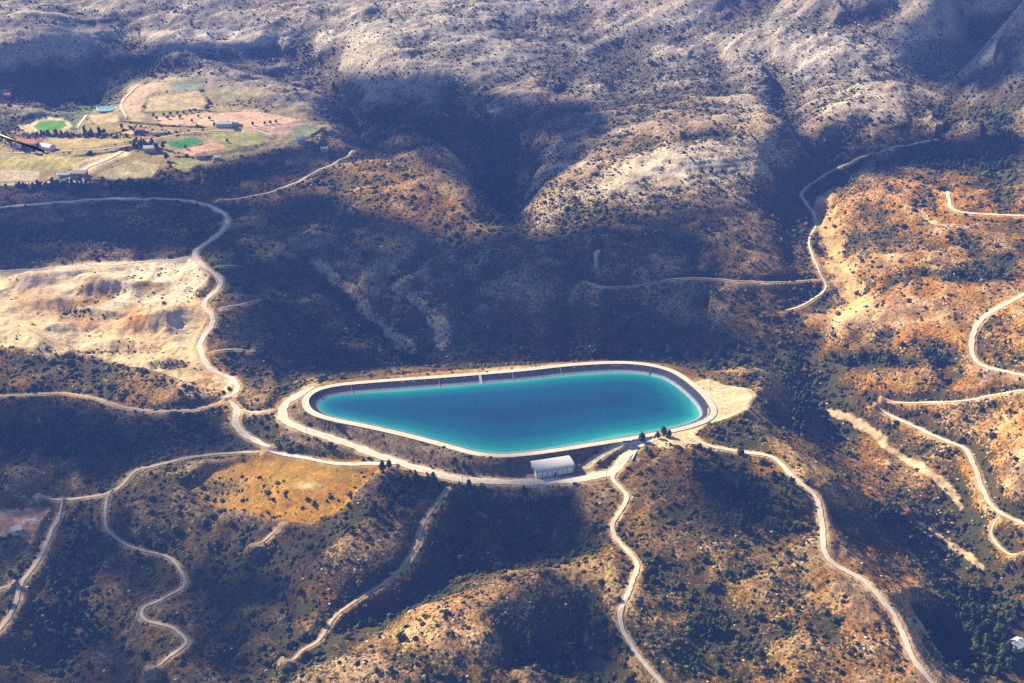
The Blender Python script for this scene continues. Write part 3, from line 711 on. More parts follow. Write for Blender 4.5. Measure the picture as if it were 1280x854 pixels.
VEG = np.clip(.55 + nB * .42 + nA * .5 + (nC * .35) + hollow * .24, .0, 1)
VEG = np.maximum(VEG, .30)
WOOD = np.zeros_like(VEG)
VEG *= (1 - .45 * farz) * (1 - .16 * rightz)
for a in ((640,650,90,34,1),(560,612,60,14,1.0),(700,630,40,16,.8),(560,690,40,40,.9),(600,720,60,20,.6),(500,620,30,26,.9),(470,640,30,14,.8),(410,740,60,40,.25),(350,570,20,10,.9),(235,545,60,22,1),(150,560,90,22,1),(40,545,90,26,.8),(100,700,40,60,.7),(200,720,40,30,.6),(80,780,90,70,.7),(300,840,90,30,.5),(300,700,60,30,.5),
          (1090,450,110,14,.9),(1160,440,60,10,.7),(1230,345,90,9,1),(1150,340,40,9,.7),(1005,505,26,40,1),(1060,516,24,10,.7),(1100,500,60,10,.7),(1220,505,70,14,.5),(1110,650,20,34,.95),(1060,610,30,30,.55),(1150,670,16,22,.8),(1190,700,40,26,.5),(1220,770,60,40,.9),(1240,820,60,50,.8),(1180,780,20,24,1),(1180,730,60,30,.6),(940,610,90,24,.9),(900,660,100,30,.6),(970,640,50,50,.7),(900,780,60,22,.7),(870,830,50,20,.6),(880,590,40,14,.5),(720,790,60,36,.9),(760,810,30,30,.8),(690,830,50,20,.7),(1000,450,60,20,.6),(1120,300,60,14,.6),(1180,200,90,20,.9),(1250,180,60,40,.7),(1050,225,60,20,.7),(1100,215,60,14,.7),
          (1080,160,40,30,.4),(780,90,90,30,.6),(700,100,60,30,.5),(560,160,90,40,.7),(620,230,40,50,.9),(1000,150,60,12,.4),(950,100,60,10,.5),(960,45,80,8,.4),(180,85,110,20,.8),(60,100,80,20,.8),(420,115,20,40,.6),(300,215,90,14,.7),(100,235,150,8,.9),(100,300,200,18,.7),(30,180,26,8,1),(180,182,20,8,1),(100,170,90,5,.9),(170,160,40,3,.9),(410,185,40,16,.5),(1215,300,60,12,.5),(1190,565,50,12,.5),(900,430,60,20,.6),(800,440,90,10,.6),(420,445,120,10,.7),(500,440,60,12,.6)):
    bl_ = blob(*a[:4], a[4], .8); VEG = np.maximum(VEG, bl_); WOOD = np.maximum(WOOD, bl_ * .85 * (1.0 + n2 * .6))
VEG *= (1 - .92 * Z_quarry) * (1 - .80 * Z_farm) * (1 - .7 * Z_orange) * (1 - .9 * zone([(318,584),(345,567),(462,582),(440,596),(404,612),(365,612)], 2, 1)) * (1 - .97 * lawn_rim)

VEG = np.maximum(VEG, blob(270,610,46,18,.55,.8))
for a in ((30,182,24,8,.9),(180,183,20,7,.9),(70,170,80,4,.8),(190,168,60,3,.7),(120,125,50,14,.6),(320,120,60,20,.35),(130,440,70,3.5,.55),(215,458,16,4,.8),(95,390,20,6,.5)):
    VEG = np.maximum(VEG, blob(*a[:4], a[4], .8))
for a in ((1060,70,120,30,.5),(200,42,220,8,.6),(830,215,120,30,.75),(1045,310,12,60,.8),(1075,395,60,12,.5),(1240,535,50,22,.45)):
    VEG *= 1 - blob(*a[:4], a[4], .5)
VEG *= smooth01((DR - 0.4) / 1.6)
VEG = np.where(sdfull > -CW - .6, 0, VEG); VEG = np.where((sdfull > -CW - 9) & (YY > cen[1]), VEG * .25, VEG)
VEG = np.where(bank > 0, np.maximum(VEG * .4, .28) * (DR > 1.0), VEG)
pad_m = zone([(884,505),(868,478),(885,474),(905,481),(936,484),(947,494),(934,512),(908,523),(885,530),(868,542),(886,556),(830,553),(800,552),(780,558),(750,573),(735,582),(740,572),(775,552),(800,546),(860,532)], 2.5, 2)
VEG *= (1 - pad_m) * (1 - zone([(636,588),(728,574),(748,590),(742,602),(636,610)], 2, 1))
for pts_h in ([(150,152),(205,157),(255,159)],[(182,141),(255,138)],[(258,131),(262,140),(300,139)],[(0,168),(60,170),(130,168),(170,162)],[(100,128),(140,108),(160,98)],[(300,186),(260,196),(220,196)],[(178,140),(186,120),(200,115)],[(0,228),(100,226),(200,224),(300,214)],[(405,160),(380,175),(345,182)],[(90,196),(160,188)],[(250,112),(262,130)]):
    VEG = np.maximum(VEG, strip(pts_h, 2.2, C(.13,.13,.05), .7, 1.0) * .8)
VEG *= 1 - cut_bank * .75
VEG *= 1 - .95 * zone([(-20,640),(30,634),(62,634),(50,655),(38,680),(20,668),(-20,675)], 3, 2)
VEG *= 1 - .5 * blob(1080,590,40,40) 
VEG *= (1 - gul1 * .7) * (1 - gul2 * .6)
VEG = np.clip(VEG * (1 - creek) * (1 - creek2), 0, 1); WOOD = WOOD * (1 - creek) * (1 - creek2) * smooth01((DR - .8) / 1.5) * (VEG > .15)
for P_, c_ in FP: VEG *= 1 - .97 * zone(P_, 2, .5)

# ------------------------------------------------------------------ materials
def new_mat(name):
    m = bpy.data.materials.new(name); m.use_nodes = True
    nt = m.node_tree; b = nt.nodes['Principled BSDF']
    return m, nt, b
def N(nt, t, **kw):
    n = nt.nodes.new(t)
    for k, v in kw.items(): setattr(n, k, v)
    return n
def noise_node(nt, scale, detail=6, rough=.6, vec=None):
    n = N(nt, 'ShaderNodeTexNoise'); n.inputs['Scale'].default_value = scale; n.inputs['Detail'].default_value = detail; n.inputs['Roughness'].default_value = rough
    if vec is not None: nt.links.new(vec, n.inputs['Vector'])
    return n
def ramp(nt, fac, stops):
    r = N(nt, 'ShaderNodeValToRGB'); nt.links.new(fac, r.inputs[0])
    e = r.color_ramp.elements
    e[0].position, e[0].color = stops[0][0], (*stops[0][1], 1)
    e[1].position, e[1].color = stops[-1][0], (*stops[-1][1], 1)
    for p, c in stops[1:-1]:
        x = e.new(p); x.color = (*c, 1)
    return r
def simple_mat(name, col, rough=.8, var=.25, scale=.5, bump=0.0, metal=0.0):
    m, nt, b = new_mat(name)
    g = N(nt, 'ShaderNodeNewGeometry')
    n = noise_node(nt, scale, 6, .65, g.outputs['Position'])
    lo = tuple(c * (1 - var) for c in col); hi = tuple(min(1, c * (1 + var)) for c in col)
    r = ramp(nt, n.outputs['Fac'], [(.3, lo), (.7, hi)])
    nt.links.new(r.outputs[0], b.inputs['Base Color'])
    b.inputs['Roughness'].default_value = rough; b.inputs['Metallic'].default_value = metal
    if bump:
        bp = N(nt, 'ShaderNodeBump'); bp.inputs['Strength'].default_value = bump; bp.inputs['Distance'].default_value = .3
        nt.links.new(n.outputs['Fac'], bp.inputs['Height']); nt.links.new(bp.outputs[0], b.inputs['Normal'])
    return m

def ground_mat():
    m, nt, b = new_mat('ground')
    g = N(nt, 'ShaderNodeNewGeometry'); pos = g.outputs['Position']
    a = N(nt, 'ShaderNodeAttribute', attribute_name='albedo'); v = N(nt, 'ShaderNodeAttribute', attribute_name='cover')
    n1 = noise_node(nt, .35, 8, .75, pos); n2_ = noise_node(nt, .07, 6, .65, pos)
    # stones and low herbs
    vo = N(nt, 'ShaderNodeTexVoronoi'); vo.inputs['Scale'].default_value = .42; nt.links.new(pos, vo.inputs['Vector'])
    mul = N(nt, 'ShaderNodeMix', data_type='RGBA', blend_type='MULTIPLY'); mul.inputs[0].default_value = 1
    r1 = ramp(nt, n1.outputs['Fac'], [(.30, (.50, .50, .52)), (.5, (.95, .95, .95)), (.70, (1.55, 1.5, 1.42))])
    nt.links.new(a.outputs['Color'], mul.inputs[6]); nt.links.new(r1.outputs[0], mul.inputs[7])
    mul2 = N(nt, 'ShaderNodeMix', data_type='RGBA', blend_type='MULTIPLY'); mul2.inputs[0].default_value = 1
    r2 = ramp(nt, n2_.outputs['Fac'], [(.35, (.75, .76, .78)), (.65, (1.2, 1.16, 1.1))])
    nt.links.new(mul.outputs[2], mul2.inputs[6]); nt.links.new(r2.outputs[0], mul2.inputs[7])
    # low brush where plants grow: speckle threshold follows the cover
    n3 = noise_node(nt, .55, 5, .7, pos)
    ma = N(nt, 'ShaderNodeMath', operation='MULTIPLY_ADD'); nt.links.new(v.outputs['Fac'], ma.inputs[0]); ma.inputs[1].default_value = .42; nt.links.new(n3.outputs['Fac'], ma.inputs[2])
    mr = N(nt, 'ShaderNodeMapRange'); mr.inputs['From Min'].default_value = .65; mr.inputs['From Max'].default_value = .74; nt.links.new(ma.outputs[0], mr.inputs['Value'])
    gn = noise_node(nt, .05, 4, .6, pos)
    gr = ramp(nt, gn.outputs['Fac'], [(.35, (.035, .040, .014)), (.5, (.062, .058, .018)), (.65, (.085, .052, .026))])
    mx = N(nt, 'ShaderNodeMix', data_type='RGBA'); nt.links.new(mr.outputs[0], mx.inputs[0]); nt.links.new(mul2.outputs[2], mx.inputs[6]); nt.links.new(gr.outputs[0], mx.inputs[7])
    nt.links.new(mx.outputs[2], b.inputs['Base Color'])
    b.inputs['Roughness'].default_value = .95; b.inputs['Specular IOR Level'].default_value = .1
    ad = N(nt, 'ShaderNodeMath', operation='ADD'); nt.links.new(n1.outputs['Fac'], ad.inputs[0]); nt.links.new(mr.outputs[0], ad.inputs[1])
    bp = N(nt, 'ShaderNodeBump'); bp.inputs['Strength'].default_value = .8; bp.inputs['Distance'].default_value = 1.1
    nt.links.new(ad.outputs[0], bp.inputs['Height']); nt.links.new(bp.outputs[0], b.inputs['Normal'])
    return m
M_ground = ground_mat()

idx = np.arange(NR * NC).reshape(NR, NC)
Fq = np.stack([idx[:-1, :-1], idx[:-1, 1:], idx[1:, 1:], idx[1:, :-1]], -1).reshape(-1, 4)
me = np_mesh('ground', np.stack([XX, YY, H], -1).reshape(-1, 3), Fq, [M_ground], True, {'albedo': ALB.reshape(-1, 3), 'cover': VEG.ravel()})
tag(link('ground', me), 'dry rocky hills, valleys and terraces around the reservoir', None, None, 'structure')
# strip of land under and behind the viewpoint
bx = MB(); nb = 24
bv = []; bf = []
bys = np.concatenate([[-3000, -1500, -600, 0, 220], [430.0]])
for y in bys:
    for k in range(nb + 1):
        u = k / nb * 2 - 1; x = u * halfw(430.0) if y == 430 else u * (halfw(430.0) + (430 - y) * 1.2)
        bv.append((x, y, float(sample(H, u * halfw(430.0), 430.01)) if y == 430 else -70 + 10 * math.sin(u * 7 + y)))
for r in range(len(bys) - 1):
    for k in range(nb):
        i = r * (nb + 1) + k; bf.append((i, i + 1, i + nb + 2, i + nb + 1))
tag(link('terrain', np_mesh('terrain', bv, bf, [simple_mat('terrain', (.22,.17,.11), .95, .4, .02)], True)), None, None, None, 'structure')

# ---- roads
def road_mat(name, c1, c2):
    m, nt, b = new_mat(name)
    g = N(nt, 'ShaderNodeNewGeometry'); n = noise_node(nt, .25, 7, .7, g.outputs['Position'])
    r = ramp(nt, n.outputs['Fac'], [(.3, c1), (.68, c2)])
    at = N(nt, 'ShaderNodeAttribute', attribute_name='across')
    rr_ = ramp(nt, at.outputs['Fac'], [(0, (1.0, .98, .95)), (.32, (.84, .82, .80)), (.55, (1.05, 1.05, 1.05)), (1, (.80, .78, .74))])
    mu = N(nt, 'ShaderNodeMix', data_type='RGBA', blend_type='MULTIPLY'); mu.inputs[0].default_value = 1
    nt.links.new(r.outputs[0], mu.inputs[6]); nt.links.new(rr_.outputs[0], mu.inputs[7]); nt.links.new(mu.outputs[2], b.inputs['Base Color'])
    b.inputs['Roughness'].default_value = .95
    bp = N(nt, 'ShaderNodeBump'); bp.inputs['Strength'].default_value = .4; nt.links.new(n.outputs['Fac'], bp.inputs['Height']); nt.links.new(bp.outputs[0], b.inputs['Normal'])
    return m
RM = {'pale': road_mat('pale_gravel', (.48,.40,.31), (.76,.66,.52)), 'white': road_mat('white_gravel', (.58,.47,.34), (.82,.68,.50)),
      'dull': road_mat('dull_dirt', (.36,.28,.20), (.58,.47,.34)), 'tan': road_mat('tan_dirt', (.40,.28,.17), (.58,.41,.26))}
def ribbon(X, Y, wd, lift, seed, closed=False, taper=True, zfun=None):
    n = len(X)
    P = np.stack([X, Y], 1)
    T = (np.roll(P, -1, 0) - np.roll(P, 1, 0)) if closed else np.gradient(P, axis=0)
    T /= np.hypot(T[:, 0], T[:, 1])[:, None] + 1e-9; Nn = np.stack([-T[:, 1], T[:, 0]], 1)
    s = np.arange(n) * 1.5
    wl = wd / 2 * (1 + .30 * gnoise(s / 9, s * 0 + seed, 3) + .30 * gnoise(s / 3, s * 0 + seed, 5)); wr_ = wd / 2 * (1 + .30 * gnoise(s / 9, s * 0 + seed + 9.5, 3) + .30 * gnoise(s / 3, s * 0 + seed + 5.5, 5))
    if not closed:
        tp = .25 + .75 * np.clip(np.minimum(np.arange(n), n - 1 - np.arange(n)) / 8.0, 0, 1); wl = wl * tp; wr_ = wr_ * tp
    V = []; A = []
    K = 7
    for k in range(K):
        f = k / (K - 1) * 2 - 1
        w = np.where(f < 0, wl, wr_)
        Q = P + Nn * (f * w)[:, None]
        z = sample(H, Q[:, 0], Q[:, 1]) + lift + .06 * (1 - f * f) if zfun is None else zfun(Q, f)
        V.append(np.column_stack([Q, z])); A.append(np.full(n, abs(f)))
    V = np.stack(V, 1).reshape(-1, 3); A = np.stack(A, 1).ravel()
    m = n if closed else n - 1
    i = np.arange(m); j = (i + 1) % n
    F = np.concatenate([np.stack([i * K + k, i * K + k + 1, j * K + k + 1, j * K + k], 1) for k in range(K - 1)])
    return V, F, A
for ri, (nm, wd, surf, X, Y, Z, lab) in enumerate(road_paths):
    V, F, A = ribbon(X, Y, wd * .78, .16 + .012 * ri, ri * 3.3)
    # leave out stretches that would lie in the basin
    me = np_mesh(nm, V, F[:, ::-1] , [RM[surf]], True, {'across': A})
    tag(link(nm, me), lab, None, None, 'structure')
# crest road
mid_c = offset(CREST, CW / 2)
V, F, A = ribbon(mid_c[:, 0], mid_c[:, 1], CW, 0, 3, True, zfun=lambda Q, f: np.full(len(Q), .02))
inner = CREST; 
K = 5; Vr = []; Ar = []
for k in range(K):
    f = k / (K - 1); Q = offset(CREST, .12 + f * (CW + .2))
    Vr.append(np.column_stack([Q, np.full(len(Q), .03 - .08 * (f > .9))])); Ar.append(np.full(len(Q), abs(f * 2 - 1)))
nC_ = len(CREST); Vr = np.stack(Vr, 1).reshape(-1, 3); Ar = np.stack(Ar, 1).ravel()
i = np.arange(nC_); j = (i + 1) % nC_
Fr = np.concatenate([np.stack([i * K + k, i * K + k + 1, j * K + k + 1, j * K + k], 1) for k in range(K - 1)])
RM['crest'] = road_mat('crest_gravel', (.48,.40,.30), (.70,.60,.46))
tag(link('crest_road', np_mesh('crest_road', Vr, Fr, [RM['crest']], True, {'across': Ar})), 'pale crest road round the reservoir rim', None, None, 'structure')

# ------------------------------------------------------------------ reservoir basin
def liner_mat():
    m, nt, b = new_mat('liner')
    g = N(nt, 'ShaderNodeNewGeometry'); sx = N(nt, 'ShaderNodeSeparateXYZ'); nt.links.new(g.outputs['Position'], sx.inputs[0])
    n = noise_node(nt, .3, 5, .6, g.outputs['Position'])
    n.inputs['Distortion'].default_value = .6
    ma = N(nt, 'ShaderNodeMath', operation='MULTIPLY_ADD'); nt.links.new(n.outputs['Fac'], ma.inputs[0]); ma.inputs[1].default_value = .5; nt.links.new(sx.outputs[2], ma.inputs[2])
    mr = N(nt, 'ShaderNodeMapRange'); mr.inputs['From Min'].default_value = -3.9; mr.inputs['From Max'].default_value = .3; nt.links.new(ma.outputs[0], mr.inputs['Value'])
    r = ramp(nt, mr.outputs[0], [(.0, (.055,.075,.10)), (.10, (.22,.26,.32)), (.30, (.24,.27,.33)), (.42, (.16,.19,.26)), (.50, (.030,.035,.055)), (1, (.020,.023,.04))])
    wv = noise_node(nt, .9, 3, .7, g.outputs['Position']); rw = ramp(nt, wv.outputs['Fac'], [(.3, (.65,.65,.66)), (.7, (1.35,1.35,1.3))])
    mu = N(nt, 'ShaderNodeMix', data_type='RGBA', blend_type='MULTIPLY'); mu.inputs[0].default_value = 1
    nt.links.new(r.outputs[0], mu.inputs[6]); nt.links.new(rw.outputs[0], mu.inputs[7]); nt.links.new(mu.outputs[2], b.inputs['Base Color']); b.inputs['Roughness'].default_value = .85; b.inputs['Specular IOR Level'].default_value = .15
    return m
M_liner = liner_mat()
M_conc = simple_mat('concrete', (.55,.53,.49), .85, .15, .8); M_dark = simple_mat('dark_metal', (.03,.035,.04), .5, .2, 2)
res_root = empty('reservoir', (float(cen[0]), float(cen[1]), 0))
tag(res_root, 'large lined reservoir basin with dark liner banks on the embanked plateau', 'reservoir')
ox, oy = float(cen[0]), float(cen[1])
K = 9; Vl = []
for k in range(K):
    d = k / (K - 1) * 10.0
    Q = offset(CREST, -d) if d < 9 else offset(CREST, -d)
    Vl.append(np.column_stack([Q[:, 0] - ox, Q[:, 1] - oy, np.full(len(Q), .04 - d / 2.05)]))
Vl = np.stack(Vl, 1).reshape(-1, 3)
Fl = np.concatenate([np.stack([i * K + k, j * K + k, j * K + k + 1, i * K + k + 1], 1) for k in range(K - 1)])
link('liner', np_mesh('liner', Vl, Fl, [M_liner], False), res_root)
# coping kerb
kb = []; 
for d, z in ((.25, .02), (.25, .28), (-.05, .28), (-.05, .0)):
    Q = offset(CREST, d); kb.append(np.column_stack([Q[:, 0] - ox, Q[:, 1] - oy, np.full(len(Q), z)]))
kb = np.stack(kb, 1).reshape(-1, 3)
Fk = np.concatenate([np.stack([i * 4 + k, i * 4 + k + 1, j * 4 + k + 1, j * 4 + k], 1) for k in range(3)])
link('coping', np_mesh('coping', kb, Fk, [M_conc], False), res_root)
def slope_strip(px, py, w, name, mat, rungs=False):
    x, y = at_z(px, py, 0); d2 = np.hypot(CREST[:, 0] - x, CREST[:, 1] - y); a = int(np.argmin(d2))
    p0 = CREST[a]; q0 = offset(CREST, -9.2)[a]; v = (q0 - p0); v /= np.hypot(*v); t = np.array([-v[1], v[0]]) * w
    mb = MB()
    P = [p0 + t, p0 - t, q0 - t, q0 + t]; Zs = [.12, .12, .12 - 9.2 / 2.05, .12 - 9.2 / 2.05]
    vs = [(p[0] - ox, p[1] - oy, z) for p, z in zip(P, Zs)] + [(p[0] - ox, p[1] - oy, z + .22) for p, z in zip(P, Zs)]
    mb.add(vs, [(0,3,2,1),(4,5,6,7),(0,1,5,4),(1,2,6,5),(2,3,7,6),(3,0,4,7)])
    if rungs:
        for sgn in (-1, 1):
            for k in range(5):
                f = k / 4 * .8; c = p0 + v * 9.2 * f + t * sgn; z = .2 - 9.2 * f / 2.05
                mb.box(c[0]-ox-.08, c[0]-ox+.08, c[1]-oy-.08, c[1]-oy+.08, z, z + 1.1)
    mb.build(name, mat, res_root)
slope_strip(600, 469, .9, 'stairway', M_conc, True)
slope_strip(817, 458.6, .35, 'inlet_pipe', M_dark)
slope_strip(393, 491, .3, 'inlet_pipe', M_dark)
for px_ in (438, 550, 640, 700): slope_strip(px_, 482 - (px_ - 430) * .08, .07, 'anchor_rope', M_conc)

def water_mat():
    m, nt, b = new_mat('water')
    g = N(nt, 'ShaderNodeNewGeometry'); at = N(nt, 'ShaderNodeAttribute', attribute_name='shore')
    n = noise_node(nt, .012, 3, .5, g.outputs['Position'])
    ma = N(nt, 'ShaderNodeMath', operation='MULTIPLY_ADD'); nt.links.new(n.outputs['Fac'], ma.inputs[0]); ma.inputs[1].default_value = .30; nt.links.new(at.outputs['Fac'], ma.inputs[2])
    sb = N(nt, 'ShaderNodeMath', operation='SUBTRACT'); nt.links.new(ma.outputs[0], sb.inputs[0]); sb.inputs[1].default_value = .15
    r = ramp(nt, sb.outputs[0], [(0, (.04,.33,.28)), (.05, (.010,.20,.20)), (.17, (.002,.115,.155)), (.40, (.001,.058,.118)), (1, (.001,.034,.085))])
    nt.links.new(r.outputs[0], b.inputs['Base Color']); nr = noise_node(nt, .02, 5, .7, g.outputs['Position']); mrr = N(nt, 'ShaderNodeMapRange'); mrr.inputs['To Min'].default_value = .08; mrr.inputs['To Max'].default_value = .42; nt.links.new(nr.outputs['Fac'], mrr.inputs['Value']); nt.links.new(mrr.outputs[0], b.inputs['Roughness']); b.inputs['IOR'].default_value = 1.33
    n2w = noise_node(nt, .9, 4, .6, g.outputs['Position'])
    bp = N(nt, 'ShaderNodeBump'); bp.inputs['Strength'].default_value = .5; bp.inputs['Distance'].default_value = .2
    nt.links.new(n2w.outputs['Fac'], bp.inputs['Height']); nt.links.new(bp.outputs[0], b.inputs['Normal'])
    return m
WL = offset(CREST, WLV * 2.05 - .1)
wc = WL.mean(0); KR = 26; Vw = []; 
for k in range(KR):
    f = (k / KR) ** 1.5
    Q = WL * (1 - f) + wc * f; Vw.append(np.column_stack([Q, np.full(len(Q), WLV)]))
Vw = np.stack(Vw, 1).reshape(-1, 3)
dsh = polysd(Vw[:, 0], Vw[:, 1], [tuple(p) for p in WL[::3]])
# the floor shelves more gently on the south and east sides
shore = np.clip(dsh, 0, None) / 45.0
lean = (Vw[:, 0] - wc[0]) / 140.0 * .5 - (Vw[:, 1] - wc[1]) / 60.0 * .5
shore = shore * np.clip(1.05 - .75 * lean, .42, 2.2)
Vw = np.vstack([Vw, [[wc[0], wc[1], WLV]]]); shore = np.append(shore, 1.0)
Fw = [np.stack([i * KR + k, j * KR + k, j * KR + k + 1, i * KR + k + 1], 1) for k in range(KR - 1)]
Fw.append(np.stack([i * KR + KR - 1, j * KR + KR - 1, np.full(nC_, nC_ * KR), np.full(nC_, nC_ * KR)], 1))
Fq_ = np.concatenate(Fw[:-1]); Ft = Fw[-1][:, :3]
F3 = np.concatenate([Fq_[:, [0, 1, 2]], Fq_[:, [0, 2, 3]], Ft])
tag(link('water', np_mesh('water', Vw, F3, [water_mat()], True, {'shore': shore})), 'turquoise to deep blue water filling the reservoir', None, None, 'structure')

# ------------------------------------------------------------------ warehouse below the bank
def place(px, py):
    x, y = ground_at(px, py); return float(x[0]), float(y[0]), float(sample(H, x, y)[0])
M_roof = simple_mat('white_sheet_roof', (.44,.44,.44), .6, .10, .6); M_wall = simple_mat('pale_wall', (.62,.60,.56), .85, .12, .5); M_bay = simple_mat('bay_panel', (.72,.72,.70), .7, .08, .6); M_brown = simple_mat('brown_wall', (.34,.27,.20), .85, .2, .6); M_black = simple_mat('dark_opening', (.02,.02,.022), .8, .1, 1)
x0, y0, z0 = *[float(v) for v in at_z(670.6, 598.2, -8.2)], -8.2
x1, y1 = [float(v) for v in at_z(716.8, 590.8, -8.2)]
Lw = math.hypot(x1 - x0, y1 - y0); rzw = math.atan2(y1 - y0, x1 - x0); Dw = 12.5; Hw = 4.1
wh = empty('warehouse', (x0, y0, z0), rzw)
tag(wh, 'long white warehouse with barrel roof beside the gravel road below the bank', 'warehouse')
mb = MB(); mb.box(0, Lw, 0, .25, -.6, Hw); mb.box(0, Lw, Dw - .25, Dw, -.6, Hw)
# gable ends with door gap on the left one
mb.box(0, .25, .25, 4.2, -.6, Hw); mb.box(0, .25, 8.6, Dw - .25, -.6, Hw); mb.box(0, .25, 4.2, 8.6, 4.0, Hw); mb.box(Lw - .25, Lw, .25, Dw - .25, -.6, Hw)
mb.build('wall', M_wall, wh)
arc = lambda t: (Dw / 2 - (Dw / 2 + .6) * math.cos(math.pi * t), Hw + 2.3 * math.sin(math.pi * t) ** .9 if 0 < t < 1 else Hw)
na = 16; rv = []; 
for xx in (-.7, Lw + .7):
    for dz in (0.02, .22):
        for k in range(na + 1):
            yy_, zz_ = arc(k / na); rv.append((xx, yy_, zz_ + dz))
s1 = na + 1; rf = []
for k in range(na):
    rf += [(s1 + k, 3 * s1 + k, 3 * s1 + k + 1, s1 + k + 1), (k, k + 1, 2 * s1 + k + 1, 2 * s1 + k), (k, s1 + k, s1 + k + 1, k + 1), (2 * s1 + k, 2 * s1 + k + 1, 3 * s1 + k + 1, 3 * s1 + k)]
rf += [(0, 2 * s1, 3 * s1, s1), (na, s1 + na, 3 * s1 + na, 2 * s1 + na)]
m_ = MB(); m_.add(rv, rf)
for k in range(24):      # standing seams
    xs = k * (Lw / 23.0)
    for q_ in range(na):
        ya, za = arc(q_ / na); yb, zb = arc((q_ + 1) / na)
        m_.add([(xs - .04, ya, za + .22), (xs + .04, ya, za + .22), (xs + .04, yb, zb + .22), (xs - .04, yb, zb + .22), (xs - .04, ya, za + .30), (xs + .04, ya, za + .30), (xs + .04, yb, zb + .30), (xs - .04, yb, zb + .30)], [(4,5,6,7),(0,1,5,4),(2,3,7,6),(1,2,6,5),(3,0,4,7)])
m_.build('roof', M_roof, wh)
for xx in (.1, Lw - .1):
    g_ = MB(); pts = [arc(k / na) for k in range(na + 1)]
    g_.add([(xx - .1, p[0], min(p[1], 99)) for p in pts] + [(xx + .1, p[0], p[1]) for p in pts], [tuple(range(na + 1)), tuple(range(na + 1, 2 * na + 2))[::-1]])
    g_.build('gable', M_brown if xx < 1 else M_wall, wh)
d_ = MB(); d_.box(.06, .16, 4.2, 8.6, -.1, 4.0); d_.build('gate', M_black, wh)
for k in range(7):
    if k == 3: continue
    a0 = .5 + k * (Lw - 1) / 7; a1 = .5 + (k + 1) * (Lw - 1) / 7 - .35
    b_ = MB(); b_.box(a0 + .2, a1, -.06, .0, .2, 3.7)
    for q_ in range(5): b_.box(a0 + .2, a1, -.10, -.06, .5 + q_ * .65, .56 + q_ * .65)
    b_.build('bay_panel', M_bay, wh)
b_ = MB(); b_.box(.5 + 3 * (Lw - 1) / 7 + .2, .5 + 4 * (Lw - 1) / 7 - .35, -.05, .0, 1.2, 3.7); b_.build('bay_panel', M_bay, wh)
b_ = MB(); b_.box(.5 + 3 * (Lw - 1) / 7 + 1.2, .5 + 3 * (Lw - 1) / 7 + 2.3, -.09, -.052, -.1, 2.3); b_.build('door', M_black, wh)
for k in range(8):
    a0 = .45 + k * (Lw - 1) / 7; b_ = MB(); b_.box(a0 - .18, a0 + .12, -.16, -.002, -.3, Hw); b_.build('pillar', M_brown, wh)
# rust-red walled yard by its right end
c, s = math.cos(rzw), math.sin(rzw)
yw = empty('walled_yard', (x0 + c * (Lw + 2.0) - s * 4.5, y0 + s * (Lw + 2.0) + c * 4.5, z0 - .05), rzw - .15)
tag(yw, 'small rust red walled enclosure at the right end of the warehouse', 'enclosure')
M_rust = simple_mat('rust_brick', (.42,.13,.06), .85, .25, .7)
b_ = MB(); b_.box(0, 3.6, 5, 5.3, -.3, 2.2); b_.build('back_wall', M_rust, yw)
b_ = MB(); b_.box(3.3, 3.6, 0, 5, -.3, 1.8); b_.build('side_wall', M_rust, yw)
b_ = MB(); b_.box(.2, 3.3, .6, 5, -.3, .25); b_.build('slab', simple_mat('clay_slab', (.45,.22,.13), .9, .2, .5), yw)
# valve box and low walls
def grey_box(px, py, w, d, h, rz, name, lab, cat):
    x, y, z = place(px, py); e = empty(name, (x, y, z), rz); tag(e, lab, cat)
    b = MB(); b.box(-w/2, w/2, -d/2, d/2, -.5, h); b.build('wall', M_conc, e)
    b = MB(); b.box(-w/2-.15, w/2+.15, -d/2-.15, d/2+.15, h+.003, h + .22); b.build('lid', M_conc, e)
    b = MB(); b.box(-w/2+.3, w/2-.3, -d/2-.04, -d/2-.002, .1, h-.2); b.build('grating', M_black, e)
grey_box(783, 552.5, 6.0, 2.2, 1.5, .12, 'valve_box', 'low grey concrete valve box with dark grating on the crest road', 'valve box')
grey_box(718, 605, 3.0, 1.5, 1.6, .1, 'culvert_box', 'small dark culvert opening in the verge below the warehouse', 'culvert')
for (a, b2) in (((795.5,564),(790,577)),):
    xa, ya, za = place(*a); xb, yb, zb = place(*b2); L_ = math.hypot(xb - xa, yb - ya)
    e = MB(); e.box(0, L_, -.25, .25, -1, .9); o = e.build('retaining_wall', simple_mat('white_render', (.72,.70,.64), .8, .1, .5), None, (xa, ya, (za + zb) / 2 + .2), math.atan2(yb - ya, xb - xa)); tag(o, 'short white retaining wall beside the gravel road bend', 'wall')
# utility poles
M_pole = simple_mat('pole_wood', (.16,.12,.09), .85, .2, 3)
def pole(px, py, h, lab):
    x, y, z = place(px, py); e = empty('utility_pole', (x, y, z), .3); tag(e, lab, 'pole')
    b = MB(); b.tube((0,0,-.5), (0,0,h), .20, .13); b.build('post', M_pole, e)
    b = MB(); b.box(-1.1, 1.1, -.07, .07, h - .6, h - .42); b.build('crossarm', M_pole, e)
    for xx in (-1, -.1, .9):
        i_ = MB(); i_.tube((xx,0,h-.42), (xx,0,h-.12), .06, .08, 6); i_.build('insulator', M_conc, e)
pole(578, 607, 9.5, 'utility pole at the road edge left of the warehouse above the pines')
pole(758, 604, 9.5, 'utility pole where the right hand track leaves the gravel road')
pole(384, 546, 8.0, 'utility pole beside the ring road at the left end of the reservoir')
pole(888, 487, 7.0, 'slim pole on the gravel apron at the right end of the reservoir')

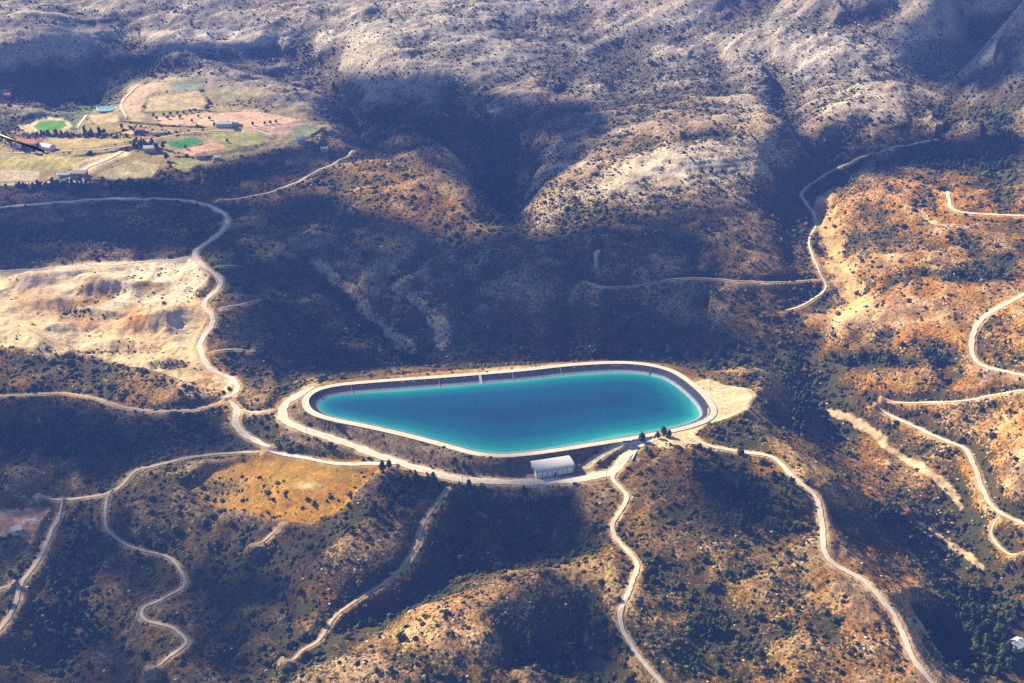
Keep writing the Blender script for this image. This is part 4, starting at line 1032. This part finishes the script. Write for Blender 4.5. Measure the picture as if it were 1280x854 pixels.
# ------------------------------------------------------------------ farm buildings
M_tile = simple_mat('red_tiles', (.46,.16,.085), .85, .25, .9); M_white = simple_mat('white_render_wall', (.74,.71,.66), .85, .1, .5); M_stone = simple_mat('stone_wall', (.46,.38,.29), .9, .25, .8); M_wd = simple_mat('window_glass', (.04,.05,.07), .2, .1, 1); M_greyroof = simple_mat('grey_roof', (.42,.42,.44), .7, .15, .6); M_purple = simple_mat('purple_grey_wall', (.26,.20,.22), .85, .2, .6)
def house(px, py, w, d, h, rz, wall, roofm, lab, kind='gable', cat='house', name='farmhouse', chim=True, nwin=3):
    x, y, z = place(px, py)
    r = empty(name, (x, y, z), rz); tag(r, lab, cat)
    b = MB(); b.box(-w/2, w/2, 0, d, -2, h); b.build('wall', wall, r)
    rh = d * .22; o_ = .5; b = MB()
    if kind == 'gable':
        b.add([(-w/2-o_, -o_, h), (w/2+o_, -o_, h), (w/2+o_, d+o_, h), (-w/2-o_, d+o_, h), (-w/2-o_, d/2, h+rh), (w/2+o_, d/2, h+rh)], [(0,1,5,4),(2,3,4,5),(0,4,3),(1,2,5),(0,3,2,1)])
    elif kind == 'hip':
        k = min(w/2 - .5, d / 2)
        b.add([(-w/2-o_, -o_, h), (w/2+o_, -o_, h), (w/2+o_, d+o_, h), (-w/2-o_, d+o_, h), (-w/2+k, d/2, h+rh), (w/2-k, d/2, h+rh)], [(0,1,5,4),(2,3,4,5),(0,4,3),(1,2,5),(0,3,2,1)])
    else:
        b.add([(-w/2-.2,-.2,h+.003),(w/2+.2,-.2,h+.003),(w/2+.2,d+.2,h+.5),(-w/2-.2,d+.2,h+.5),(-w/2-.2,-.2,h+.25),(w/2+.2,-.2,h+.25),(w/2+.2,d+.2,h+.8),(-w/2-.2,d+.2,h+.8)], [(0,3,2,1),(4,5,6,7),(0,1,5,4),(1,2,6,5),(2,3,7,6),(3,0,4,7)])
    ro = b.build('roof', roofm, r)
    if chim:
        b = MB(); b.box(w*.2, w*.2+.8, d*.55, d*.55+.8, h + .3, h + rh + 1.0); b.build('chimney', wall, ro)
    for k in range(nwin):
        xx = -w/2 + (k + .7) * w / (nwin + .6)
        f = MB(); f.box(xx - .1, xx + 1.3, -.08, -.002, .9, 2.5); wf = f.build('window', M_conc, r)
        p = MB(); p.box(xx, xx + 1.2, -.12, -.083, 1.0, 2.4); p.build('pane', M_wd, wf)
    f = MB(); f.box(w/2 - 1.6, w/2 - .6, -.10, -.002, 0, 2.2); f.build('door', M_brown, r)
house(33, 186, 26, 12, 5.5, -.08, M_white, M_tile, 'big villa with long red tiled roof at the left edge of the farm', 'hip', nwin=5)
house(55, 189, 14, 9, 4.5, -.5, M_white, M_greyroof, 'pale gabled wing of the villa below its red roof', 'gable', nwin=3)
house(280, 159, 16, 7, 3.4, .08, M_white, M_greyroof, 'long low white farm building below the pink fields', 'gable', nwin=4)
house(292, 157, 9, 6, 3.2, .1, M_white, M_greyroof, 'smaller white shed touching the long white farm building', 'flat', chim=False, nwin=1)
house(175, 166, 8, 6, 3.2, .1, M_stone, M_tile, 'small red roofed hut beside the bare pink plot', 'gable', nwin=1)
house(188, 191, 12, 8, 4.5, .2, M_stone, M_greyroof, 'sandy stone house half hidden in the dark tree clump', 'gable', nwin=2)
house(97, 222, 14, 9, 3.6, -.1, M_purple, M_purple, 'dark purple roofed barn at the bottom of the farm', 'flat', chim=False, nwin=2, cat='barn', name='barn')
house(377, 180, 9, 8, 4.5, .2, M_stone, M_greyroof, 'grey house on the dark slope right of the farm', 'gable', nwin=2)
house(251, 199, 9, 7, 3.5, .1, M_stone, M_tile, 'small brown house below the lower pink field', 'gable', nwin=1)
house(272, 201, 7, 5, 3, .2, M_stone, M_greyroof, 'tiny stone walled shed right of the small brown house', 'flat', chim=False, nwin=1, cat='shed', name='shed')
house(202, 98, 8, 6, 3, .1, M_white, M_tile, 'little house on the upper rim of the farm fields', 'gable', nwin=1)
house(406, 190, 7, 5, 3, .2, M_stone, M_greyroof, 'stone hut above the climbing road', 'flat', chim=False, nwin=1, cat='hut', name='hut')
house(1276, 815, 9, 8, 3.5, .5, M_white, M_roof, 'white roofed building cut by the right edge near the bottom', 'gable', nwin=2)
house(8, 122, 8, 6, 3, .1, M_stone, M_tile, 'lone brownish hut on the dark slope at the left edge', 'gable', chim=False, nwin=1, cat='hut', name='hut')
house(22, 668, 6, 5, 2.6, .5, M_conc, M_greyroof, 'grey field hut on the bare plots at lower left', 'flat', chim=False, nwin=1, cat='hut', name='hut')
# pools
def pool(px, py, rx, ry, col, lab, name='pond'):
    x, y, z = place(px, py); n = 28
    pts = [(rx * math.cos(t) * (1 + .1 * math.sin(3 * t)), ry * math.sin(t) * (1 + .1 * math.cos(2 * t))) for t in np.linspace(0, 2 * math.pi, n, endpoint=False)]
    zz = max(float(sample(H, x + a, y + b)) for a, b in pts)
    e = empty(name, (x, y, zz)); tag(e, lab, 'pond')
    b = MB(); b.prism(pts, -3, .12); b.build('water_surface', simple_mat('pond_water', col, .15, .15, .1), e)
    out_ = [(a * 1.1, b_ * 1.14) for a, b_ in pts]; r_ = MB()
    for k in range(n):
        k2 = (k + 1) % n
        r_.add([(*pts[k], -.5), (*out_[k], -.5), (*out_[k2], -.5), (*pts[k2], -.5), (*pts[k], .4), (*out_[k], .4), (*out_[k2], .4), (*pts[k2], .4)], [(4,5,6,7),(1,2,6,5),(3,0,4,7)])
    r_.build('rim', M_conc, e)
pool(133, 138.5, 9.5, 8.5, (.10,.36,.46), 'small turquoise farm pond below the striped green valley')
pool(80, 219, 6, 3.4, (.12,.40,.46), 'little turquoise pool left of the purple barn')

# ------------------------------------------------------------------ plants
def icosphere(sub):
    t = (1 + 5 ** .5) / 2
    V = np.array([(-1,t,0),(1,t,0),(-1,-t,0),(1,-t,0),(0,-1,t),(0,1,t),(0,-1,-t),(0,1,-t),(t,0,-1),(t,0,1),(-t,0,-1),(-t,0,1)], float)
    V /= np.linalg.norm(V, axis=1)[:, None]
    F = [(0,11,5),(0,5,1),(0,1,7),(0,7,10),(0,10,11),(1,5,9),(5,11,4),(11,10,2),(10,7,6),(7,1,8),(3,9,4),(3,4,2),(3,2,6),(3,6,8),(3,8,9),(4,9,5),(2,4,11),(6,2,10),(8,6,7),(9,8,1)]
    V = [tuple(v) for v in V]
    for _ in range(sub):
        cache = {}; F2 = []
        def mp(a, b):
            k = (min(a, b), max(a, b))
            if k not in cache:
                m = np.array(V[a]) + np.array(V[b]); m /= np.linalg.norm(m); V.append(tuple(m)); cache[k] = len(V) - 1
            return cache[k]
        for a, b, c in F:
            ab, bc, ca = mp(a, b), mp(b, c), mp(c, a); F2 += [(a, ab, ca), (b, bc, ab), (c, ca, bc), (ab, bc, ca)]
        F = F2
    return np.array(V), np.array(F)
I0 = icosphere(0); I1 = icosphere(1)
def clump(r, sub=1, jag=.35, squash=.75):
    V, F = (I0 if sub == 0 else I1); V = V.copy()
    V *= (1 + r.uniform(-jag, jag, (len(V), 1))); V[:, 2] *= squash; V[:, 2] += squash * .45
    return V, F
def merge(parts):
    Vs = []; Fs = []; n = 0
    for V, F in parts: Vs.append(V); Fs.append(F + n); n += len(V)
    return np.concatenate(Vs), np.concatenate(Fs)
def leafy(r, n_cl, n_leaf, rad=1.0, hh=1.0, conic=0.0):
    """irregular crown: small jagged clumps and loose leaf tufts spread through its volume; base at z=0, height hh, radius rad"""
    parts = []
    for k in range(n_cl):
        h = r.uniform(.08, .92); env = (math.sin(math.pi * min(1, h * (.85) + .12)) ** .7) * (1 - conic * h)
        a = r.uniform(0, 6.28); q = env * rad * r.uniform(.15, .78)
        V, F = clump(r, 0 if r.rand() < .5 else 1, .38, .85); s_ = rad * r.uniform(.26, .44) * (1 - .45 * conic * h)
        parts.append((V * s_ + np.array([math.cos(a) * q, math.sin(a) * q, h * hh - s_ * .5]), F))
    LV = []; LF = []
    for k in range(n_leaf):
        h = r.uniform(.05, 1.0); env = (math.sin(math.pi * min(1, h * .85 + .12)) ** .7) * (1 - conic * h)
        a = r.uniform(0, 6.28); q = env * rad * r.uniform(.6, 1.12)
        c = np.array([math.cos(a) * q, math.sin(a) * q, h * hh]); s_ = rad * r.uniform(.10, .2)
        LV.append(c + r.uniform(-1, 1, (3, 3)) * s_); LF.append([3 * k, 3 * k + 1, 3 * k + 2])
    if n_leaf: parts.append((np.concatenate(LV), np.array(LF)))
    return merge(parts)
def plant_mat(name, stops):
    m, nt, b = new_mat(name)
    at = N(nt, 'ShaderNodeAttribute', attribute_name='tint'); g = N(nt, 'ShaderNodeNewGeometry'); oi = N(nt, 'ShaderNodeObjectInfo')
    n = noise_node(nt, .9, 3, .6, g.outputs['Position'])
    ad = N(nt, 'ShaderNodeMath', operation='ADD'); nt.links.new(at.outputs['Fac'], ad.inputs[0]); nt.links.new(oi.outputs['Random'], ad.inputs[1])
    fr = N(nt, 'ShaderNodeMath', operation='FRACT'); nt.links.new(ad.outputs[0], fr.inputs[0])
    r = ramp(nt, fr.outputs[0], stops)
    mu = N(nt, 'ShaderNodeMix', data_type='RGBA', blend_type='MULTIPLY'); mu.inputs[0].default_value = 1
    r2 = ramp(nt, n.outputs['Fac'], [(.3, (.6,.6,.6)), (.7, (1.4,1.4,1.3))])
    nt.links.new(r.outputs[0], mu.inputs[6]); nt.links.new(r2.outputs[0], mu.inputs[7]); nt.links.new(mu.outputs[2], b.inputs['Base Color'])
    b.inputs['Roughness'].default_value = .9; b.inputs['Specular IOR Level'].default_value = .15
    return m
M_scrub = plant_mat('scrub_leaves', [(0, (.026,.034,.012)), (.3, (.048,.058,.016)), (.55, (.082,.086,.022)), (.75, (.090,.062,.026)), (.9, (.038,.046,.016)), (1, (.026,.034,.012))])
M_pine = plant_mat('pine_needles', [(0, (.022,.036,.013)), (.5, (.036,.055,.015)), (.8, (.058,.075,.018)), (1, (.022,.036,.013))])
M_shrub = plant_mat('shrub_leaves', [(0, (.035,.045,.018)), (.5, (.065,.075,.024)), (.8, (.10,.10,.032)), (1, (.035,.045,.018))])
M_bark = simple_mat('bark', (.14,.10,.07), .9, .2, 2)

# scatter over what lies in or near the view
NCAND = 900000
yy = np.sqrt(rng.uniform(470. ** 2, 2300. ** 2, NCAND)); xx = rng.uniform(-1, 1, NCAND) * (yy * .385 + 40)
cov = sample(VEG, xx, yy); sl = sample(slope, xx, yy)
cl = gnoise(xx / 7.0, yy / 7.0, 301) * .5 + gnoise(xx / 22.0, yy / 22.0, 303) * .5
pr = np.clip(cov * 1.0 + cl * .60 * (cov > .04) - .02, 0, 1) ** 1.1
dist = np.hypot(yy, CAM_H)
pr = np.where(sample(WOOD, xx, yy) > .5, np.maximum(pr, .75), pr * .92); pr *= np.clip(1.15 - dist / 3200., .35, 1)
keep = rng.rand(NCAND) < pr * .50
xx, yy, cov, dist = xx[keep], yy[keep], cov[keep], dist[keep]
rad = .38 + rng.gamma(1.9, .28, len(xx)) * (0.75 + .8 * np.clip(cov, 0, 1)); rad = np.clip(rad, .45, 3.0) * (1 - .12 * smooth01((dist - 1100) / 900))
zz = sample(H, xx, yy)
woodm = sample(WOOD, xx, yy); woods = (woodm > .5) | ((cov > .93) & (rng.rand(len(xx)) < .25))
tall = woods & (rng.rand(len(xx)) < .55)
su, sv = proj(xx, yy, zz)
infr = (su > -5) & (su < 1285) & (sv > -5) & (sv < 859)
print('PLANTS', len(xx), 'tall', tall.sum())
# explicit trees placed singly
EXPL = [(802,553,3.0),(822,548,2.4),(829,545,3.0),(836,547,2.6),(808,566,2.2),(812,571,2.4),(1160,802,3.6),(1174,794,4.2),(1182,800,4.6),(1190,812,4.0),(1204,800,3.8),(1212,792,4.2),(1220,800,4.0),(1206,775,3.6),(1228,770,3.6),(1236,790,3.8),(1246,800,4.0),(1232,812,4.2),(1218,822,4.0),(1204,828,4.2),(1196,840,3.8),(1236,832,4),(1252,822,4),(1262,838,4.2),(1246,846,4),(1110,640,3.6),(1104,650,3.8),(1112,660,3.6),(1120,648,3.4),(1096,655,3.4),(1090,642,3.2),(1128,655,3.4),(478,590,3.4),(486,586,2.6),(586,613,3.0),(603,620,3.4),(655,621,3.2),(1176,475,3),(1300,600,3),
        (183,187,3.4),(176,184,3.2),(196,190,3.2),(168,186,3.0),(190,183,3.2),(204,186,3),(208,200,3.0),(20,186,3.4),(30,190,3.4),(42,192,3.2),(12,180,3),(48,188,3),(152,161,2.6),(60,170,3),(70,171,3),(85,172,3),(130,168,3)]
ex, ey = ground_at([e[0] for e in EXPL], [e[1] for e in EXPL]); er = np.array([e[2] for e in EXPL]) * .85
ez = sample(H, ex, ey)
# --- pines: individuals for the ones that show largest
tid = np.where(tall & infr)[0]
tr_size = rad[tid] * 1.25 / dist[tid]
order = tid[np.argsort(-tr_size)]
N_TREE = 300 - len(EXPL)
ind_t = order[:N_TREE]
used_t = np.zeros(len(xx), bool); used_t[ind_t] = True
rT = np.random.RandomState(11)
tree_meshes = []
for k in range(6):
    con = [0, .35, .6, .2, .5, .1][k]
    V, F = leafy(rT, 26, 170, 1.0, 2.1, con); V[:, 2] += .55
    cm = np_mesh('crown', V, F, [M_pine], False, {'tint': np.repeat(rT.uniform(0, .35, len(V) // 3 + 1), 3)[:len(V)]})
    b = MB(); b.tube((0,0,-.4), (.04,.03,1.0), .11, .075, 6); b.tube((.04,.03,1.0), (.02,0,2.0), .075, .03, 6)
    for q_ in range(4):
        a = q_ * 1.6 + k; b.tube((.03,.02,.8 + q_ * .22), (.5 * math.cos(a), .5 * math.sin(a), 1.15 + q_ * .25), .04, .015, 5)
    tm = bpy.data.meshes.new('trunk'); tm.from_pydata(b.v, [], b.f); tm.materials.append(M_bark)
    tree_meshes.append((cm, tm))
def tree_label(u, v):
    if v < 230 and u < 450: return 'dark bushy tree among the farm plots at upper left', 'trees among the farm plots'
    if u > 1130 and v > 715: return 'dark green pine standing in and around the steep hollow at lower right', 'pines around the lower right hollow'
    if u > 1040 and v > 560: return 'dark pine on the shaded slope above the right hand creek', 'pines on the slope above the creek'
    if u > 930 and v <= 560 and v > 380: return 'dark tree in the wooded gully right of the reservoir', 'trees in the gully right of the reservoir'
    if u > 930 and v <= 380: return 'dark tree in the scrub belt on the upper right slopes', 'trees on the upper right slopes'
    if 780 < u < 860 and 535 < v < 580: return 'green bushy tree on the gravel beside the crest road', 'trees beside the crest road'
    if 440 < u <= 780 and v > 570: return 'dark pine in the wooded hollow below the warehouse road', 'pines below the warehouse road'
    if u <= 440 and v > 490: return 'dark pine in the shaded wood at lower left', 'pines in the lower left wood'
    if v < 470: return 'dark tree in the shaded valley behind the reservoir', 'trees behind the reservoir'
    return 'dark tree on the bushy slope at lower right centre', 'trees on the lower right slope'
def add_tree(x, y, z, r, u, v):
    k = rT.randint(6)
    e = empty('pine_tree', (x, y, z - .2), rT.uniform(0, 6.28)); s_ = r; hs = s_ * rT.uniform(.85, 1.25)
    e.scale = (s_, s_, hs)
    lab, gp = tree_label(u, v); tag(e, lab, 'tree', gp)
    link('crown', tree_meshes[k][0], e); link('trunk', tree_meshes[k][1], e)
for k in range(len(EXPL)):
    add_tree(float(ex[k]), float(ey[k]), float(ez[k]), float(er[k]), EXPL[k][0], EXPL[k][1])
for i_ in ind_t: add_tree(float(xx[i_]), float(yy[i_]), float(zz[i_]), float(rad[i_] * 1.15), su[i_], sv[i_])
# --- shrubs: individuals for the ones that show largest
sid = np.where(~tall & infr)[0]
order = sid[np.argsort(-(rad[sid] / dist[sid]))][:300]
used_s = np.zeros(len(xx), bool); used_s[order] = True
shrub_meshes = []
for k in range(6):
    V, F = leafy(rT, 14, 90, 1.0, 1.15, 0.0)
    shrub_meshes.append(np_mesh('shrub', V, F, [M_shrub], False, {'tint': np.repeat(rT.uniform(0, .3, len(V) // 3 + 1), 3)[:len(V)]}))
def shrub_label(u, v):
    if u > 1000: return 'round dark green shrub on the rocky slope right of the white spur track', 'shrubs right of the spur track'
    if u > 780: return 'round dark green shrub on the tan slope between the two pale tracks', 'shrubs between the two pale tracks'
    if u > 520: return 'dark shrub on the orange and shaded hills at bottom centre', 'shrubs at bottom centre'
    if u > 250: return 'dark shrub beside the curving orange track at lower left centre', 'shrubs near the orange track'
    return 'dark shrub on the shaded hills at lower left', 'shrubs at lower left'
for i_ in order:
    o = link('shrub', shrub_meshes[rT.randint(6)], None, (float(xx[i_]), float(yy[i_]), float(zz[i_]) - .1), rT.uniform(0, 6.28))
    s_ = float(rad[i_]); o.scale = (s_ * rT.uniform(.85, 1.2), s_ * rT.uniform(.85, 1.2), s_)
    lab, gp = shrub_label(su[i_], sv[i_]); tag(o, lab, 'shrub', gp)
# --- the countless rest
def bulk(name, mask, mat, templates, zs, lab, scl=1.0, zstretch=1.0):
    ids = np.where(mask)[0]
    if len(ids) == 0: return
    tsel = rng.randint(0, len(templates), len(ids)); Vs = []; Fs = []; Ts = []; n = 0
    for t, (TV, TF) in enumerate(templates):
        I = ids[tsel == t]
        if len(I) == 0: continue
        a = rng.uniform(0, 6.28, len(I)); c, s = np.cos(a), np.sin(a); r = (rad[I] * scl)
        sx = r * rng.uniform(.8, 1.25, len(I)); sy = r * rng.uniform(.8, 1.25, len(I)); sz = r * zstretch * rng.uniform(.7, 1.2, len(I))
        X = (TV[None, :, 0] * sx[:, None]); Y = (TV[None, :, 1] * sy[:, None])
        VX = X * c[:, None] - Y * s[:, None] + xx[I][:, None]; VY = X * s[:, None] + Y * c[:, None] + yy[I][:, None]
        VZ = TV[None, :, 2] * sz[:, None] + zs[I][:, None] - .12
        Vs.append(np.stack([VX, VY, VZ], -1).reshape(-1, 3))
        Fs.append((TF[None] + (np.arange(len(I)) * len(TV))[:, None, None] + n).reshape(-1, 3))
        tt = rng.rand(len(I)); Ts.append(np.repeat(tt, len(TV))); n += len(I) * len(TV)
    me = np_mesh(name, np.concatenate(Vs), np.concatenate(Fs), [mat], False, {'tint': np.concatenate(Ts)})
    tag(link(name, me), lab, None, None, 'stuff')
rB = np.random.RandomState(5)
near_t = [merge([(lambda vf: (vf[0] * .72 + np.array([rB.uniform(-.4,.4), rB.uniform(-.4,.4), rB.uniform(-.05,.15)]), vf[1]))(clump(rB, 1 if q_ == 0 else 0, .38, .8)) for q_ in range(3)]) for _ in range(8)]
far_t = [clump(rB, 0, .42, .8) for _ in range(8)]
tall_t = [merge([(lambda vf: (vf[0] * .62 + np.array([rB.uniform(-.4,.4), rB.uniform(-.4,.4), q_ * .38]), vf[1]))(clump(rB, 0, .40, 1.0)) for q_ in range(5)]) for _ in range(8)]
rest = ~used_t & ~used_s
bulk('scrub', rest & ~tall & (dist < 1150), M_scrub, near_t, zz, 'low scrub covering the nearer slopes')
bulk('scrub', rest & ~tall & (dist >= 1150), M_scrub, far_t, zz, 'low scrub covering the distant hills')
bulk('woodland', rest & tall, M_pine, tall_t, zz, 'dense dark woodland in the gullies and hollows', 1.1, 1.25)
# orchard rows in the farm
orch = [(268,158),(290,156.5),(331,156),(338,155),(345,154),(205,145.5),(213,144.5),(222,143.5),(230,142.5),(238,141),(245,140),(196,150),(210,149),(225,148),(248,147),(262,150),(240,153),(192,146),(316,157),(232,186),(284,178)]
oxs, oys = ground_at([o[0] for o in orch], [o[1] for o in orch])
orch_m = None
for k in range(len(orch)):
    e = empty('orchard_tree', (float(oxs[k]), float(oys[k]), float(sample(H, oxs[k], oys[k]))), k * 1.3); e.scale = (1.7, 1.7, 1.5)
    tag(e, 'small round orchard tree on the pink and beige farm fields', 'tree', 'orchard trees in the farm fields')
    link('crown', tree_meshes[k % 6][0], e); link('trunk', tree_meshes[k % 6][1], e)
# loose boulders
nb_ = 2600
bu = rng.uniform(0, 1280, nb_ * 6); bv_ = rng.uniform(20, 854, nb_ * 6)
gx, gy_ = ground_at(bu, bv_); st_ = sample(strata, gx, gy_) * (1 - sample(quiet, gx, gy_)); ok = (rng.rand(len(gx)) < st_ * .6 + .04) & (sample(DR, gx, gy_) > 1) & (sample(quiet, gx, gy_) < .2)
gx, gy_ = gx[ok][:nb_], gy_[ok][:nb_]
xx, yy = gx, gy_; zz = sample(H, xx, yy); rad = rng.uniform(.35, 1.2, len(xx)) * (1 + .5 * smooth01((yy - 900) / 900))
bulk('rocks', np.ones(len(xx), bool), simple_mat('limestone', (.50,.40,.29), .9, .25, .8), [clump(rB, 0, .3, .5) for _ in range(5)], zz, 'pale limestone boulders strewn on the rocky slopes')

# ------------------------------------------------------------------ part of the aircraft at the left edge
M_rod = simple_mat('black_rod', (.012,.012,.014), .45, .1, 4)
def cam_pt(px, py, d):
    r = ray(px, py); r = r / np.linalg.norm(r); return Vector((r * d).tolist()) + Vector((0, 0, CAM_H))
pa = cam_pt(-30, 158, 7.0); pb = cam_pt(60, 191.5, 6.6)
ar = empty('aircraft_rod', pa); tag(ar, 'thin black rod of the aircraft poking in from the left edge over the farm', 'rod')
b = MB(); b.tube((0,0,0), (pb - pa) * .965, .0085, .0050, 10); b.build('shaft', M_rod, ar, smooth=True)
b = MB(); b.tube((pb - pa) * .965, (pb - pa), .0068, .0050, 10); b.build('tip', M_rod, ar)
wd_ = MB(); cpt = cam_pt(-150, 120, 7.3) - pa
wd_.tube((0,0,0), cpt, .02, .05, 10); wd_.build('bracket', M_rod, ar)

# ------------------------------------------------------------------ clouds that shade the country (high above, west of the view)
CLOUDS = [
 [(262,330),(292,270),(330,246),(400,236),(440,262),(520,292),(600,298),(640,285),(612,255),(560,220),(500,196),(455,190),(420,176),(430,150),(410,112),(430,95),(520,108),(580,106),(640,132),(740,122),(768,160),(735,195),(690,226),(650,276),(690,300),(800,282),(860,256),(922,238),(918,268),(885,320),(900,390),(930,425),(890,446),(800,444),(600,452),(420,468),(330,474),(305,440),(275,400),(290,365)],
 [(-80,240),(60,236),(160,230),(250,222),(300,190),(340,196),(380,176),(430,186),(400,206),(320,240),(268,290),(246,312),(120,328),(-80,336)],
 [(-90,504),(110,504),(200,520),(285,516),(308,556),(240,578),(160,596),(60,612),(-90,620)],
 [(500,612),(560,624),(640,630),(700,628),(744,654),(748,690),(690,706),(620,712),(570,694),(540,650)],
 [(-90,622),(60,614),(160,600),(215,600),(250,640),(330,662),(398,674),(440,646),(490,610),(534,650),(556,700),(480,690),(410,730),(360,770),(330,870),(100,900),(-100,900)],
 [(1150,70),(1175,20),(1190,-30),(1400,-40),(1420,100),(1290,96),(1215,116),(1170,104)],
 [(-60,112),(40,92),(110,62),(230,52),(300,54),(225,82),(150,100),(60,122),(-60,130)],
 [(884,606),(930,590),(978,610),(996,645),(985,670),(930,676),(884,655)],
 [(690,770),(755,755),(780,800),(750,840),(700,840),(670,810)],
 [(1060,196),(1110,180),(1300,160),(1300,200),(1190,214),(1080,218)]]
M_cloud, nt, b = new_mat('cloud'); b.inputs['Base Color'].default_value = (.85, .85, .86, 1); b.inputs['Roughness'].default_value = 1
CZ = 1500.0
for ci, poly in enumerate(CLOUDS):
    P = chaikin(np.array(poly, float), 1); gx, gy_ = ground_at(P[:, 0], P[:, 1]); gz = sample(H, gx, gy_)
    k = (CZ - gz) / SUN[2]; gx = gx + SUN[0] * k; gy_ = gy_ + SUN[1] * k
    cell = 6.0; x = np.arange(gx.min() - 60, gx.max() + 60, cell); y = np.arange(gy_.min() - 60, gy_.max() + 60, cell)
    CX, CY = np.meshgrid(x, y); sd = polysd(CX, CY, list(zip(gx, gy_)))
    f = sd + fbm(CX, CY, 130, 5, 400 + ci, .6) * 34
    gap = {0: .24, 1: .20, 2: .28, 4: -.02}.get(ci, .40)       # broken, gappy cloud lets some sun through
    f = np.minimum(f, (gap - fbm(CX, CY, 34, 2, 600 + ci)) * 90)
    fp = np.clip(f, 0, None)
    thick = 24 * (1 - np.exp(-fp / 70)) * (1 + .5 * fbm(CX, CY, 60, 3, 500 + ci))
    top = CZ + thick; bot = CZ - 12 * (1 - np.exp(-fp / 30))
    n = CX.size; ii = np.arange(n).reshape(CX.shape)
    pos = f > 0; ins = pos[:-1, :-1] | pos[1:, :-1] | pos[:-1, 1:] | pos[1:, 1:]
    Fc = np.stack([ii[:-1, :-1], ii[:-1, 1:], ii[1:, 1:], ii[1:, :-1]], -1)[ins]
    V = np.concatenate([np.stack([CX, CY, top], -1).reshape(-1, 3), np.stack([CX, CY, bot], -1).reshape(-1, 3)])
    F = np.concatenate([Fc, Fc[:, ::-1] + n])
    used = np.unique(F); mp_ = np.zeros(len(V), int); mp_[used] = np.arange(len(used))
    tag(link('cloud', np_mesh('cloud', V[used], mp_[F], [M_cloud], True)), None, None, None, 'structure')

# ------------------------------------------------------------------ haze
hz = MB(); hz.box(-9000, 9000, -3200, 16500, float(H.min()) - 12, 465)
m = bpy.data.materials.new('haze'); m.use_nodes = True; nt = m.node_tree; nt.nodes.clear()
o_ = nt.nodes.new('ShaderNodeOutputMaterial'); v_ = nt.nodes.new('ShaderNodeVolumePrincipled')
v_.inputs['Color'].default_value = (.13, .27, 1.0, 1); v_.inputs['Density'].default_value = .000145; v_.inputs['Anisotropy'].default_value = .1
nt.links.new(v_.outputs[0], o_.inputs['Volume'])
tag(hz.build('haze', m), None, None, None, 'stuff')
